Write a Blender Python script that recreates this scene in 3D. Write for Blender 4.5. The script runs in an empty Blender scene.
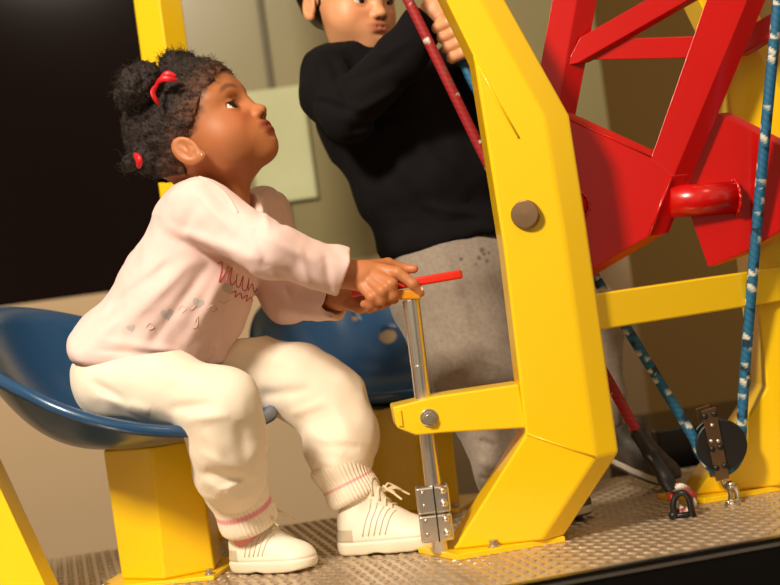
import bpy, bmesh, math, random
import numpy as np
from mathutils import Vector, Matrix
from mathutils.bvhtree import BVHTree

random.seed(7); np.random.seed(7)
C = bpy.context.scene.collection
F = 1530.0; H = 0.351; ROLL = math.radians(7.7)
cr, sr = math.cos(ROLL), math.sin(ROLL)

def P(px, py, d):
    u = (px - 390) / F; v = (292.5 - py) / F
    return Vector(((u*cr + v*sr)*d, d, H + (-u*sr + v*cr)*d))
def FL(px, py, z=0.0):
    """point of the horizontal plane at height z seen at this pixel"""
    u = (px - 390) / F; v = (292.5 - py) / F
    w = -u*sr + v*cr
    return P(px, py, (z - H) / w)
def srgb(r, g, b):
    f = lambda c: (c/255/12.92) if c/255 <= .04045 else ((c/255 + .055)/1.055)**2.4
    return (f(r), f(g), f(b), 1)

# ------------------------------------------------------------------ materials
def mat(name, col, rough=.5, metal=0, bump=0, bscale=200, coat=0, var=0, vscale=8, col2=None, sheen=0, sss=0, attr=None, bdist=.001, spec=.5):
    m = bpy.data.materials.new(name); m.use_nodes = True
    nt = m.node_tree; b = nt.nodes['Principled BSDF']
    b.inputs['Base Color'].default_value = col
    b.inputs['Roughness'].default_value = rough
    b.inputs['Metallic'].default_value = metal
    b.inputs['Coat Weight'].default_value = coat
    b.inputs['Coat Roughness'].default_value = .15
    b.inputs['Specular IOR Level'].default_value = spec
    if sheen:
        b.inputs['Sheen Weight'].default_value = sheen
        b.inputs['Sheen Roughness'].default_value = .4
    if sss:
        b.inputs['Subsurface Weight'].default_value = sss
        b.inputs['Subsurface Radius'].default_value = (1, .35, .2)
        b.inputs['Subsurface Scale'].default_value = .006
    tc = nt.nodes.new('ShaderNodeTexCoord')
    src = None
    if attr:
        a = nt.nodes.new('ShaderNodeAttribute'); a.attribute_name = attr; src = a.outputs['Color']
    if var:
        n = nt.nodes.new('ShaderNodeTexNoise'); n.inputs['Scale'].default_value = vscale; n.inputs['Detail'].default_value = 4
        nt.links.new(tc.outputs['Object'], n.inputs['Vector'])
        r = nt.nodes.new('ShaderNodeMapRange'); r.inputs['From Min'].default_value = .35; r.inputs['From Max'].default_value = .65
        nt.links.new(n.outputs['Fac'], r.inputs['Value'])
        mx = nt.nodes.new('ShaderNodeMix'); mx.data_type = 'RGBA'
        ms = nt.nodes.new('ShaderNodeMath'); ms.operation = 'MULTIPLY'; ms.inputs[1].default_value = var
        nt.links.new(r.outputs['Result'], ms.inputs[0]); nt.links.new(ms.outputs[0], mx.inputs['Factor'])
        if src: nt.links.new(src, mx.inputs['A'])
        else: mx.inputs['A'].default_value = col
        mx.inputs['B'].default_value = col2 or tuple([c*.6 for c in col[:3]] + [1])
        src = mx.outputs['Result']
    if src: nt.links.new(src, b.inputs['Base Color'])
    if bump:
        n = nt.nodes.new('ShaderNodeTexNoise'); n.inputs['Scale'].default_value = bscale; n.inputs['Detail'].default_value = 3
        nt.links.new(tc.outputs['Object'], n.inputs['Vector'])
        bp = nt.nodes.new('ShaderNodeBump'); bp.inputs['Strength'].default_value = bump; bp.inputs['Distance'].default_value = bdist
        nt.links.new(n.outputs['Fac'], bp.inputs['Height']); nt.links.new(bp.outputs['Normal'], b.inputs['Normal'])
    return m

M = {}
M['yellow'] = mat('yellow_paint', srgb(250, 204, 6), .32, 0, .06, 60, coat=.35, var=.12, vscale=5, col2=srgb(246, 194, 6), bdist=.002)
M['red'] = mat('red_paint', srgb(200, 10, 7), .28, 0, .08, 45, coat=.4, var=.15, vscale=6, col2=srgb(178, 6, 6), bdist=.002)
M['blue'] = mat('blue_plastic', srgb(34, 74, 112), .28, 0, .05, 40, coat=.3, var=.2, vscale=5, col2=srgb(26, 58, 92))
M['chrome'] = mat('polished_steel', srgb(220, 212, 202), .3, 1, .02, 80)
M['steel'] = mat('brushed_steel', srgb(205, 195, 178), .3, 1, .1, 150)
M['bronze'] = mat('worn_brass_cap', srgb(140, 112, 84), .35, 1, .1, 90)
M['plate'] = mat('tread_plate', srgb(212, 194, 168), .30, .7, .15, 90, var=.35, vscale=7, col2=srgb(176, 150, 120))
M['black'] = mat('black_rubber', srgb(14, 13, 13), .45, 0, .1, 120)
M['fascia'] = mat('black_fascia', srgb(12, 9, 8), .25, 0)
M['handle'] = mat('red_handle', srgb(226, 38, 14), .35, 0, .04, 100, coat=.2)
M['hub'] = mat('amber_hub', srgb(220, 140, 16), .4, 0)
M['skin_d'] = mat('brown_skin', srgb(170, 100, 58), .5, 0, .1, 350, var=.15, vscale=18, col2=srgb(150, 78, 42), sss=.12, attr='Col', bdist=.0006)
M['skin_l'] = mat('light_skin', srgb(222, 160, 118), .45, 0, .1, 350, var=.12, vscale=18, col2=srgb(206, 130, 90), sss=.12, attr='Col', bdist=.0006)
M['shirt'] = mat('pink_cotton', srgb(238, 206, 198), .9, 0, .5, 900, var=.2, vscale=12, col2=srgb(232, 194, 186), sheen=.2, bdist=.0004)
M['pants'] = mat('cream_fleece', srgb(240, 226, 205), .95, 0, .5, 500, var=.15, vscale=14, col2=srgb(232, 214, 188), sheen=.25, attr='Col', bdist=.0006)
M['black_cloth'] = mat('black_jersey', srgb(11, 9, 12), .9, 0, .5, 700, var=.3, vscale=9, col2=srgb(18, 12, 15), sheen=0, spec=.2, bdist=.0005)
M['grey_cloth'] = mat('grey_marl', srgb(150, 138, 124), .95, 0, .6, 400, var=.45, vscale=160, col2=srgb(122, 110, 98), attr='Col', sheen=.2, bdist=.0007)
M['shoe'] = mat('white_leather', srgb(238, 228, 208), .5, 0, .2, 200, var=.1, vscale=30, col2=srgb(226, 212, 186), attr='Col', bdist=.0005)
M['lace'] = mat('white_lace', srgb(228, 208, 178), .9, 0, .4, 900)
M['shoe_stripe'] = mat('grey_trim', srgb(206, 194, 168), .5)
M['sock'] = mat('pink_sock', srgb(226, 150, 140), .95, 0, .5, 800)
M['hair'] = mat('dark_curly_hair', srgb(30, 17, 12), .75, 0, .9, 260, attr='Col', bdist=.003)
M['hair_s'] = mat('black_straight_hair', srgb(14, 10, 9), .4, 0, .4, 300, bdist=.001)
M['tie'] = mat('red_ribbon', srgb(205, 16, 30), .45, 0, .2, 300)
M['eye'] = mat('eye', srgb(235, 225, 215), .08, 0, attr='Col')
M['lash'] = mat('lash', srgb(14, 8, 6), .6)
M['gold'] = mat('ear_stud', srgb(240, 230, 210), .12, 1)
M['print_pink'] = mat('print_pink', srgb(196, 60, 84), .7)
M['print_grey'] = mat('print_grey', srgb(198, 188, 182), .8)
M['print_tan'] = mat('print_tan', srgb(224, 192, 172), .7)
M['knee'] = mat('beige_wall_paint', srgb(192, 166, 130), .8, 0, .1, 30, var=.1, vscale=1.5)
M['glassdark'] = mat('dark_glass', srgb(20, 11, 9), .10, 0, spec=.10)
M['glassol'] = mat('olive_frosted_panel', srgb(140, 130, 90), .3, 0, var=.5, vscale=1.6, col2=srgb(106, 98, 62))
M['pale_refl'] = mat('pale_green_panel', srgb(196, 200, 156), .6, 0, var=.5, vscale=4, col2=srgb(160, 158, 112))  # reflected brightness of the glazing put into a pale colour
M['brown'] = mat('brown_wall_paint', srgb(178, 142, 80), .8, 0, var=.4, vscale=1.2, col2=srgb(158, 124, 64))
M['seam'] = mat('seam_strip', srgb(92, 84, 58), .6)
M['carpet'] = mat('dark_floor', srgb(20, 16, 13), .9)
M['tip'] = mat('shoe_band', srgb(190, 184, 172), .3, .3)

# ------------------------------------------------------------------ object helpers
def link(o, parent=None):
    C.objects.link(o)
    if parent: o.parent = parent
    return o
def tag(o, label=None, cat=None, group=None, kind=None):
    if label: o['label'] = label
    if cat: o['category'] = cat
    if group: o['group'] = group
    if kind: o['kind'] = kind
    return o
def empty(name, label, cat, group=None):
    o = bpy.data.objects.new(name, None); link(o); o.empty_display_size = .05
    return tag(o, label, cat, group)
def meshobj(name, me, m, parent=None, smooth=True):
    me.materials.append(m)
    if smooth: me.polygons.foreach_set('use_smooth', [True]*len(me.polygons))
    return link(bpy.data.objects.new(name, me), parent)
def bmobj(name, bm, m, parent=None, smooth=False, bevel=0):
    bmesh.ops.recalc_face_normals(bm, faces=bm.faces)
    me = bpy.data.meshes.new(name); bm.to_mesh(me); bm.free()
    o = meshobj(name, me, m, parent, smooth)
    if bevel:
        b = o.modifiers.new('bevel', 'BEVEL'); b.width = bevel; b.segments = 3; b.limit_method = 'ANGLE'; b.angle_limit = math.radians(25)
        b.harden_normals = True
        me.polygons.foreach_set('use_smooth', [True]*len(me.polygons))
    return o
def prism(bm, front, off):
    """front: list of Vectors (polygon), off: Vector or list of Vectors for the back outline"""
    back = [p + off for p in front] if isinstance(off, Vector) else off
    a = [bm.verts.new(p) for p in front]; b = [bm.verts.new(p) for p in back]
    n = len(a)
    bm.faces.new(a); bm.faces.new(b[::-1])
    for i in range(n):
        bm.faces.new((a[i], b[i], b[(i+1) % n], a[(i+1) % n]))
def box(bm, c, ax, ay, az):
    """c centre; ax, ay, az half-extent vectors"""
    vs = [bm.verts.new(c + sx*ax + sy*ay + sz*az) for sx in (-1, 1) for sy in (-1, 1) for sz in (-1, 1)]
    for f in ((0,1,3,2),(4,6,7,5),(0,4,5,1),(2,3,7,6),(0,2,6,4),(1,5,7,3)):
        bm.faces.new([vs[i] for i in f])
def frame_of(d):
    d = d.normalized(); a = Vector((0, 0, 1)) if abs(d.z) < .9 else Vector((1, 0, 0))
    x = d.cross(a).normalized(); return x, d.cross(x).normalized()
def cyl(bm, p, q, r, r2=None, seg=32, caps=True):
    r2 = r if r2 is None else r2
    x, y = frame_of(q - p)
    A = [bm.verts.new(p + (x*math.cos(t) + y*math.sin(t))*r) for t in [2*math.pi*i/seg for i in range(seg)]]
    B = [bm.verts.new(q + (x*math.cos(t) + y*math.sin(t))*r2) for t in [2*math.pi*i/seg for i in range(seg)]]
    for i in range(seg): bm.faces.new((A[i], A[(i+1) % seg], B[(i+1) % seg], B[i]))
    if caps: bm.faces.new(A[::-1]); bm.faces.new(B)
def lathe(bm, p, q, prof, seg=40):
    """prof: list of (t along p->q in metres, r)"""
    d = (q - p).normalized(); x, y = frame_of(d); rings = []
    for t, r in prof:
        c = p + d*t
        rings.append([bm.verts.new(c + (x*math.cos(a) + y*math.sin(a))*max(r, 1e-5)) for a in [2*math.pi*i/seg for i in range(seg)]])
    for A, B in zip(rings, rings[1:]):
        for i in range(seg): bm.faces.new((A[i], A[(i+1) % seg], B[(i+1) % seg], B[i]))
    bm.faces.new(rings[0][::-1]); bm.faces.new(rings[-1])
def catmull(pts, n=10, closed=False):
    P_ = [Vector(p) for p in pts]; out = []; m = len(P_)
    segs = m if closed else m-1
    g = (lambda i: P_[i % m]) if closed else (lambda i: P_[min(max(i, 0), m-1)])
    for i in range(segs):
        a, b, c, d = g(i-1), g(i), g(i+1), g(i+2)
        for k in range(n):
            t = k/n
            out.append(.5*((2*b) + (c-a)*t + (2*a-5*b+4*c-d)*t*t + (3*b-a-3*c+d)*t**3))
    if not closed: out.append(P_[-1].copy())
    return out
def tube(bm, pts, r, seg=8, closed=False, flat=1.0, up=None):
    n = len(pts); rings = []; ref = None
    for i, p in enumerate(pts):
        if closed: d = pts[(i+1) % n] - pts[i-1]
        else: d = pts[min(i+1, n-1)] - pts[max(i-1, 0)]
        if d.length < 1e-9: d = Vector((0, 0, 1))
        d.normalize()
        if ref is None: ref = up or frame_of(d)[0]
        x = ref - d*ref.dot(d)
        x = x.normalized() if x.length > 1e-6 else frame_of(d)[0]
        ref = x; y = d.cross(x)
        rr = r(i/(n-1)) if callable(r) else r
        rings.append([bm.verts.new(p + (x*math.cos(a)*flat + y*math.sin(a))*rr) for a in [2*math.pi*k/seg for k in range(seg)]])
    m = n if closed else n-1
    for i in range(m):
        A, B = rings[i], rings[(i+1) % n]
        for k in range(seg): bm.faces.new((A[k], A[(k+1) % seg], B[(k+1) % seg], B[k]))
    if not closed: bm.faces.new(rings[0][::-1]); bm.faces.new(rings[-1])
def ball(bm, c, r, seg=16, sc=(1, 1, 1)):
    ret = bmesh.ops.create_uvsphere(bm, u_segments=seg, v_segments=seg//2+2, radius=r)
    for v in ret['verts']: v.co = Vector((v.co.x*sc[0], v.co.y*sc[1], v.co.z*sc[2])) + c
NB = bmesh.new
def ln(*pts, d=2.0): return [P(p[0], p[1], p[2] if len(p) > 2 else d) for p in pts]

# ------------------------------------------------------------------ signed distance sculpting
def hash3(ix, iy, iz, s):
    n = (ix*374761393 + iy*668265263 + iz*2147483647 + s*1274126177).astype(np.int64) & 0xffffffff
    n = ((n ^ (n >> 13))*1274126177) & 0xffffffff
    return ((n ^ (n >> 16)) & 0xffff).astype(np.float32)/65535.0
def vnoise(X, Y, Z, s=0):
    X, Y, Z = np.broadcast_arrays(X, Y, Z)
    x0 = np.floor(X).astype(np.int64); y0 = np.floor(Y).astype(np.int64); z0 = np.floor(Z).astype(np.int64)
    fx = X-x0; fy = Y-y0; fz = Z-z0
    fx = fx*fx*(3-2*fx); fy = fy*fy*(3-2*fy); fz = fz*fz*(3-2*fz)
    r = 0
    for i in (0, 1):
        for j in (0, 1):
            for k in (0, 1):
                r = r + hash3(x0+i, y0+j, z0+k, s)*(fx if i else 1-fx)*(fy if j else 1-fy)*(fz if k else 1-fz)
    return r*2-1
def topx(X, Y, Z):
    a = X/Y; w = (Z-H)/Y
    return 390 + F*(a*cr - w*sr), 292.5 - F*(a*sr + w*cr)

class SDF:
    def __init__(s, lo, hi, h):
        s.h = h; s.lo = np.array(lo, np.float32)
        s.n = [int((hi[i]-lo[i])/h)+2 for i in range(3)]
        s.ax = [(lo[i] + h*np.arange(s.n[i])).astype(np.float32) for i in range(3)]
        s.A = np.full(s.n, .05, np.float32)
    def _sl(s, lo, hi):
        r = []
        for i in range(3):
            a = max(int((lo[i]-s.lo[i])/s.h), 0); b = min(int((hi[i]-s.lo[i])/s.h)+2, s.n[i])
            if b <= a: return None
            r.append(slice(a, b))
        return tuple(r)
    def _g(s, sl):
        return (s.ax[0][sl[0]][:, None, None], s.ax[1][sl[1]][None, :, None], s.ax[2][sl[2]][None, None, :])
    def comb(s, sl, d, k, op):
        a = s.A[sl]; d = d.astype(np.float32)
        if op == 'add':
            r = np.minimum(a, d)
            if k > 0: hh = np.maximum(k-np.abs(a-d), 0)/k; r -= hh*hh*k*.25
        elif op == 'sub':
            d = -d; r = np.maximum(a, d)
            if k > 0: hh = np.maximum(k-np.abs(a-d), 0)/k; r += hh*hh*k*.25
        else:
            r = np.maximum(a, d)
            if k > 0: hh = np.maximum(k-np.abs(a-d), 0)/k; r += hh*hh*k*.25
        s.A[sl] = r
    def cap(s, p, q, r1, r2=None, k=.01, op='add'):
        r2 = r1 if r2 is None else r2
        p = np.array(p, np.float32); q = np.array(q, np.float32); R = max(r1, r2)+k+.006
        sl = s._sl(np.minimum(p, q)-R, np.maximum(p, q)+R)
        if sl is None: return
        X, Y, Z = s._g(sl); d = q-p; L = float(d@d)+1e-12
        t = np.clip(((X-p[0])*d[0] + (Y-p[1])*d[1] + (Z-p[2])*d[2])/L, 0, 1)
        D = np.sqrt((X-p[0]-t*d[0])**2 + (Y-p[1]-t*d[1])**2 + (Z-p[2]-t*d[2])**2) - (r1 + (r2-r1)*t)
        s.comb(sl, D, k, op)
    def chain(s, pts, k=.01, op='add'):
        for (p, r), (q, r2) in zip(pts, pts[1:]): s.cap(p, q, r, r2, k, op)
    def ell(s, c, rad, R=None, k=.01, op='add', rim=None):
        """R: 3x3 columns = local axes"""
        c = np.array(c, np.float32); m = max(rad)+k+.006
        sl = s._sl(c-m, c+m)
        if sl is None: return
        X, Y, Z = s._g(sl); X = X-c[0]; Y = Y-c[1]; Z = Z-c[2]
        R = np.eye(3) if R is None else np.array(R)
        a = X*R[0][0]+Y*R[1][0]+Z*R[2][0]; b = X*R[0][1]+Y*R[1][1]+Z*R[2][1]; e = X*R[0][2]+Y*R[1][2]+Z*R[2][2]
        k0 = np.sqrt((a/rad[0])**2+(b/rad[1])**2+(e/rad[2])**2)
        k1 = np.sqrt((a/rad[0]**2)**2+(b/rad[1]**2)**2+(e/rad[2]**2)**2)+1e-6
        s.comb(sl, k0*(k0-1)/k1, k, op)
    def half(s, p, n, k=.003):
        """keep the side the normal points away from"""
        n = Vector(n).normalized(); sl = (slice(None),)*3; X, Y, Z = s._g(sl)
        s.comb(sl, (X-p[0])*n[0]+(Y-p[1])*n[1]+(Z-p[2])*n[2], k, 'int')
    def folds(s, segs, near=None):
        """segs: (x0,y0,x1,y1,width px,amp m) ridges seen at those places; amp>0 raises"""
        for x0, y0, x1, y1, w, amp in segs:
            pts = [P(x, y, d) for x, y in ((x0-3*w, y0-3*w), (x1+3*w, y1+3*w), (x0, y0), (x1, y1), (min(x0, x1)-2.5*w, max(y0, y1)+2.5*w), (max(x0, x1)+2.5*w, min(y0, y1)-2.5*w)) for d in (s.ax[1][0], s.ax[1][-1])]
            lo = [min(p[i] for p in pts) for i in range(3)]; hi = [max(p[i] for p in pts) for i in range(3)]
            if near is not None: hi[1] = near
            sl = s._sl(lo, hi)
            if sl is None: continue
            A = s.A[sl]; m = np.abs(A) < .008
            if not m.any(): continue
            idx = np.nonzero(m)
            X = s.ax[0][sl[0]][idx[0]]; Y = s.ax[1][sl[1]][idx[1]]; Z = s.ax[2][sl[2]][idx[2]]
            u, v = topx(X, Y, Z)
            dx, dy = x1-x0, y1-y0; L = dx*dx+dy*dy
            t = np.clip(((u-x0)*dx+(v-y0)*dy)/L, 0, 1)
            dd = (u-x0-t*dx)**2+(v-y0-t*dy)**2
            env = np.maximum(np.sin(np.pi*t), 0)**.5*.8+.2
            fade = 1.0 if near is None else np.clip((near-Y)/.02, 0, 1)
            A[m] -= (1.45*amp*np.exp(-dd/(w*w))*env*fade).astype(np.float32)
            s.A[sl] = A
    def noise(s, sc, amp, seed=0, octv=1):
        m = np.abs(s.A) < .02; idx = np.nonzero(m)
        X = s.ax[0][idx[0]].astype(np.float64); Y = s.ax[1][idx[1]].astype(np.float64); Z = s.ax[2][idx[2]].astype(np.float64)
        v = 0
        for o in range(octv): v = v + vnoise(X*sc*2**o, Y*sc*2**o, Z*sc*2**o, seed+o)/2**o
        s.A[m] += (amp*v).astype(np.float32)
    def mesh(s, name, colfn=None):
        A = s.A; I = A < 0; n = A.shape
        cnt = np.zeros((n[0]-1, n[1]-1, n[2]-1), np.uint8)
        cs = [(i, j, k) for i in (0, 1) for j in (0, 1) for k in (0, 1)]
        v = lambda c, ar: ar[c[0]:n[0]-1+c[0], c[1]:n[1]-1+c[1], c[2]:n[2]-1+c[2]]
        for c in cs: cnt += v(c, I)
        act = np.argwhere((cnt > 0) & (cnt < 8)); del cnt
        ne = np.zeros(len(act)); pos = np.zeros((len(act), 3))
        for a in cs:
            for ax in range(3):
                if a[ax]: continue
                b = list(a); b[ax] = 1
                ia = act+np.array(a); ib = act+np.array(b)
                va = A[ia[:, 0], ia[:, 1], ia[:, 2]].astype(np.float64); vb = A[ib[:, 0], ib[:, 1], ib[:, 2]].astype(np.float64)
                cx = (va < 0) != (vb < 0)
                t = np.where(cx, va/np.where(cx, va-vb, 1), 0)
                q = ia.astype(np.float64); q[:, ax] += t
                pos += q*cx[:, None]; ne += cx
        pos = pos/ne[:, None]*s.h + s.lo
        dims = (n[0]-1, n[1]-1, n[2]-1)
        flat = np.ravel_multi_index((act[:, 0], act[:, 1], act[:, 2]), dims)
        def vid(c): return np.searchsorted(flat, np.ravel_multi_index((c[:, 0], c[:, 1], c[:, 2]), dims))
        faces = []
        for ax in range(3):
            o1, o2 = (ax+1) % 3, (ax+2) % 3
            sa = [slice(None)]*3; sb = [slice(None)]*3; sa[ax] = slice(0, -1); sb[ax] = slice(1, None)
            a = I[tuple(sa)]; b = I[tuple(sb)]
            e = np.argwhere(a != b)
            ok = (e[:, o1] > 0) & (e[:, o2] > 0) & (e[:, o1] < n[o1]-1) & (e[:, o2] < n[o2]-1)
            e = e[ok]
            ins = a[e[:, 0], e[:, 1], e[:, 2]]
            q = []
            for d1, d2 in ((0, 0), (-1, 0), (-1, -1), (0, -1)):
                c = e.copy(); c[:, o1] += d1; c[:, o2] += d2; q.append(vid(c))
            q = np.stack(q, 1); q[~ins] = q[~ins][:, ::-1]
            faces.append(q)
        f = np.concatenate(faces)
        me = bpy.data.meshes.new(name)
        me.vertices.add(len(pos)); me.vertices.foreach_set('co', pos.astype(np.float32).ravel())
        me.loops.add(len(f)*4); me.loops.foreach_set('vertex_index', f.astype(np.int32).ravel())
        me.polygons.add(len(f)); me.polygons.foreach_set('loop_start', np.arange(0, len(f)*4, 4, dtype=np.int32))
        try: me.polygons.foreach_set('loop_total', np.full(len(f), 4, np.int32))
        except Exception: pass
        me.update(calc_edges=True); me.validate()
        if colfn is not None:
            at = me.color_attributes.new('Col', 'FLOAT_COLOR', 'POINT')
            at.data.foreach_set('color', colfn(pos).astype(np.float32).ravel())
        return me
def solidcol(c): return lambda p: np.tile(np.array(c, np.float32), (len(p), 1))
def boxof(pts, pad):
    return [min(p[i] for p in pts)-pad for i in range(3)], [max(p[i] for p in pts)+pad for i in range(3)]

#@@SETTING
# ================================================================== SETTING
def struct(name, bm, m, smooth=False):
    o = bmobj(name, bm, m, None, smooth); o['kind'] = 'structure'; return o
# platform with its black edge
fa, fb = FL(505, 584.5), FL(780, 534.5)
fd = (fb-fa).normalized()
ba, bb = FL(40, 560), FL(709, 464)
fl, fr = fa - fd*1.25, fb + fd*.9
bd = (bb-ba).normalized()
bl, br = ba - bd*.45, bb + bd*.75
bm = NB(); prism(bm, [fl, fr, br, bl], Vector((0, 0, -.02)))
struct('floor', bm, M['plate'])
# raised lugs of the tread plate: one surface pattern, joined to the floor object
def lugs():
    vs = []; fs = []
    side = Vector((-fd.y, fd.x, 0)); n = 0
    s1 = .0150
    hw = int(3.6/s1); hd = int(1.0/s1)
    def inside(p):
        q = [fl, fr, br, bl]
        for a, b in zip(q, q[1:]+q[:1]):
            e = b-a; nn = Vector((-e.y, e.x, 0)).normalized()
            if (p-a).dot(nn) < .007: return False
        return True
    for i in range(hw):
        for j in range(hd):
            c = fl + fd*(i*s1) + side*(j*s1)
            if abs(c.x) > c.y*.30+.03 or not inside(c): continue
            ang = math.pi/4 if (i+j) % 2 else -math.pi/4
            ca, sa = math.cos(ang), math.sin(ang)
            ux = fd*ca + side*sa; uy = -fd*sa + side*ca
            b0 = len(vs)
            L, W, hh = .0080, .0028, .0016
            for k in range(8):
                t = k*math.pi/4
                vs.append(c + ux*(L*math.cos(t)) + uy*(W*math.sin(t)))
            for k in range(4):
                t = k*math.pi/2
                vs.append(c + ux*(L*.55*math.cos(t)) + uy*(W*.5*math.sin(t)) + Vector((0, 0, hh)))
            for k in range(4):
                a, b, c2 = b0+2*k, b0+2*k+1, b0+(2*k+2) % 8
                t0, t1 = b0+8+k, b0+8+(k+1) % 4
                fs += [(a, b, t0), (b, t1, t0), (b, c2, t1)]
            fs.append((b0+8, b0+9, b0+10, b0+11))
    return vs, fs
vs, fs = lugs()
flo = bpy.data.objects['floor']
bm = NB(); bm.from_mesh(flo.data)
vv = [bm.verts.new(p) for p in vs]
for f in fs: bm.faces.new([vv[i] for i in f])
bm.to_mesh(flo.data); bm.free()
# edge strip and black fascia
dn = Vector((0, 0, -1)); out = Vector((fd.y, -fd.x, 0))
bm = NB(); prism(bm, [fl+out*.0+dn*.0005, fr+dn*.0005, fr+dn*.30, fl+dn*.30], out*.012)
struct('trim_1', bm, M['fascia'])
bm = NB(); prism(bm, [fl+out*.012+dn*.006, fr+out*.012+dn*.006, fr+out*.012+dn*.010, fl+out*.012+dn*.010], out*.003)
struct('trim_2', bm, M['steel'])
bm = NB(); prism(bm, [Vector((-3, -1, -.32)), Vector((4, -1, -.32)), Vector((4, 6, -.32)), Vector((-3, 6, -.32))], Vector((0, 0, -.03)))
struct('floor_room', bm, M['carpet'])
# low beige wall with glazing above
D1 = 3.2
def vx(px, py, D): return P(px, py, D).x
xe = vx(648, 400, D1); zs = P(50, 300, D1).z
xg0 = vx(165, 60, D1)
xl = -1.9
bm = NB(); prism(bm, [Vector((xl, D1, -.3)), Vector((xe, D1, -.3)), Vector((xe, D1, zs)), Vector((xl, D1, zs))], Vector((0, .12, 0)))
struct('wall_back', bm, M['knee'])
bm = NB(); prism(bm, [Vector((xl, D1+.03, zs)), Vector((xg0, D1+.03, zs)), Vector((xg0, D1+.03, 1.9)), Vector((xl, D1+.03, 1.9))], Vector((0, .03, 0)))
struct('window_1', bm, M['glassdark'])
bm = NB(); prism(bm, [Vector((xg0, D1+.03, zs)), Vector((xe, D1+.03, zs)), Vector((xe, D1+.03, 1.9)), Vector((xg0, D1+.03, 1.9))], Vector((0, .03, 0)))
struct('window_2', bm, M['glassol'])
bm = NB()
for a in (272,):
    X = vx(a, 100, D1)
    box(bm, Vector((X, D1+.026, (zs+1.9)/2)), Vector((.006, 0, 0)), Vector((0, .005, 0)), Vector((0, 0, (1.9-zs)/2)))
struct('trim_3', bm, M['seam'])
bm = NB(); box(bm, Vector((vx(60, 300, D1)+.4, D1-.005, zs-.006)), Vector((1.9, 0, 0)), Vector((0, .012, 0)), Vector((0, 0, .008)))
# pale sheet standing in for the bright reflection on the glazing
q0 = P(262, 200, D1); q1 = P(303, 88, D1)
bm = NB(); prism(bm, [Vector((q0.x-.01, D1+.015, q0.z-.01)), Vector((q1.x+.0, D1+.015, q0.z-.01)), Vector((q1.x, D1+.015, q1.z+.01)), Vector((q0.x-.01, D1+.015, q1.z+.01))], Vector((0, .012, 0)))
o = bmobj('wall_panel', bm, M['pale_refl'], None, bevel=.004)
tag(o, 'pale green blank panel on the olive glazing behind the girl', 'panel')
bm.free() if False else None
D2 = 4.7
bm = NB(); prism(bm, [Vector((xe-1.2, D2, -.32)), Vector((4, D2, -.32)), Vector((4, D2, 2.4)), Vector((xe-1.2, D2, 2.4))], Vector((0, .1, 0)))
struct('wall_right', bm, M['brown'])
# black plinth behind the platform
pa = P(655, 412, 2.75); pb = P(760, 400, 2.75)
bm = NB(); prism(bm, [Vector((.42, 2.62, -.3)), Vector((1.4, 2.80, -.3)), Vector((1.4, 2.80, .055)), Vector((.42, 2.62, .055))], Vector((-.05, .3, 0)))
o = bmobj('plinth', bm, M['fascia'], None, bevel=.004)
tag(o, 'low black plinth behind the metal platform at the right', 'plinth')

# ================================================================== YELLOW FRAME
fr_ = empty('hoist_frame', 'yellow painted steel frame with kinked uprights that carries the red boom', 'frame')
dM = 1.95
E = Vector((.885, .465, 0)).normalized()
front = ln((417, -60), (446, 0), (473, 55), (504, 250), (520, 385), (526, 434), (443, 551), (541, 541), (596, 457), (564, 231), (546, 117), (481, 0), (447, -60), d=dM)
front = ln((386, -124), (417, -60), (446, 0), (473, 55), (504, 250), (520, 385), (526, 434), d=dM)
lowl = FL(453, 550, .008); lowr = FL(541, 541, .008)
rightE = ln((596, 457), (564, 231), (546, 117), (481, 0), (447, -60), (412, -124), d=dM)
outer = front + [lowl, lowr] + rightE
def upright(shift, name):
    bm = NB()
    pts = [p + shift for p in outer]
    n = len(pts)
    ch = E*.036; bk = Vector((0, .075, 0))
    isR = set(range(len(front)+1, n))
    L0 = [bm.verts.new(p) for p in pts]
    L1 = [bm.verts.new(p + (ch if i in isR else Vector((0, .02, 0)))) for i, p in enumerate(pts)]
    L2 = [bm.verts.new(p + (ch if i in isR else Vector((0, .02, 0))) + bk) for i, p in enumerate(pts)]
    for k, (A, B) in enumerate(((L0, L1), (L1, L2))):
        for i in range(n): bm.faces.new((A[i], B[i], B[(i+1) % n], A[(i+1) % n]))
    # front and back are filled as strips between the left and the right outline
    def fill(Lr, flip):
        nl = len(front)+1   # left outline incl. foot
        pairs = [(0, n-1), (1, n-2), (2, n-3), (3, n-4), (4, n-5), (6, n-6), (7, n-7)]
        for (a, b), (c, d) in zip(pairs, pairs[1:]):
            vs_ = [Lr[i] for i in list(range(a, c+1)) + [d] + ([b] if b != d else [])]
            bm.faces.new(vs_ if not flip else vs_[::-1])
    fill(L0, False); fill(L2, True)
    return bmobj(name, bm, M['yellow'], fr_, bevel=.004)
T = P(767, 388, 2.13) - P(526, 434, dM); T.z = 0
u1 = upright(Vector((0, 0, 0)), 'upright')
u2 = upright(T, 'upright')
# weld beads
def weld(pts, r, par, m='yellow'):
    bm = NB(); tube(bm, pts, r, 8); return bmobj('weld_bead', bm, M[m], par, True)
weld(ln((474, 57), (496, 98), (519, 138), d=dM-.0005), .0014, u1)
weld(ln((527, 434), (562, 446), (595, 457), d=dM-.0004), .0012, u1)
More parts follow.
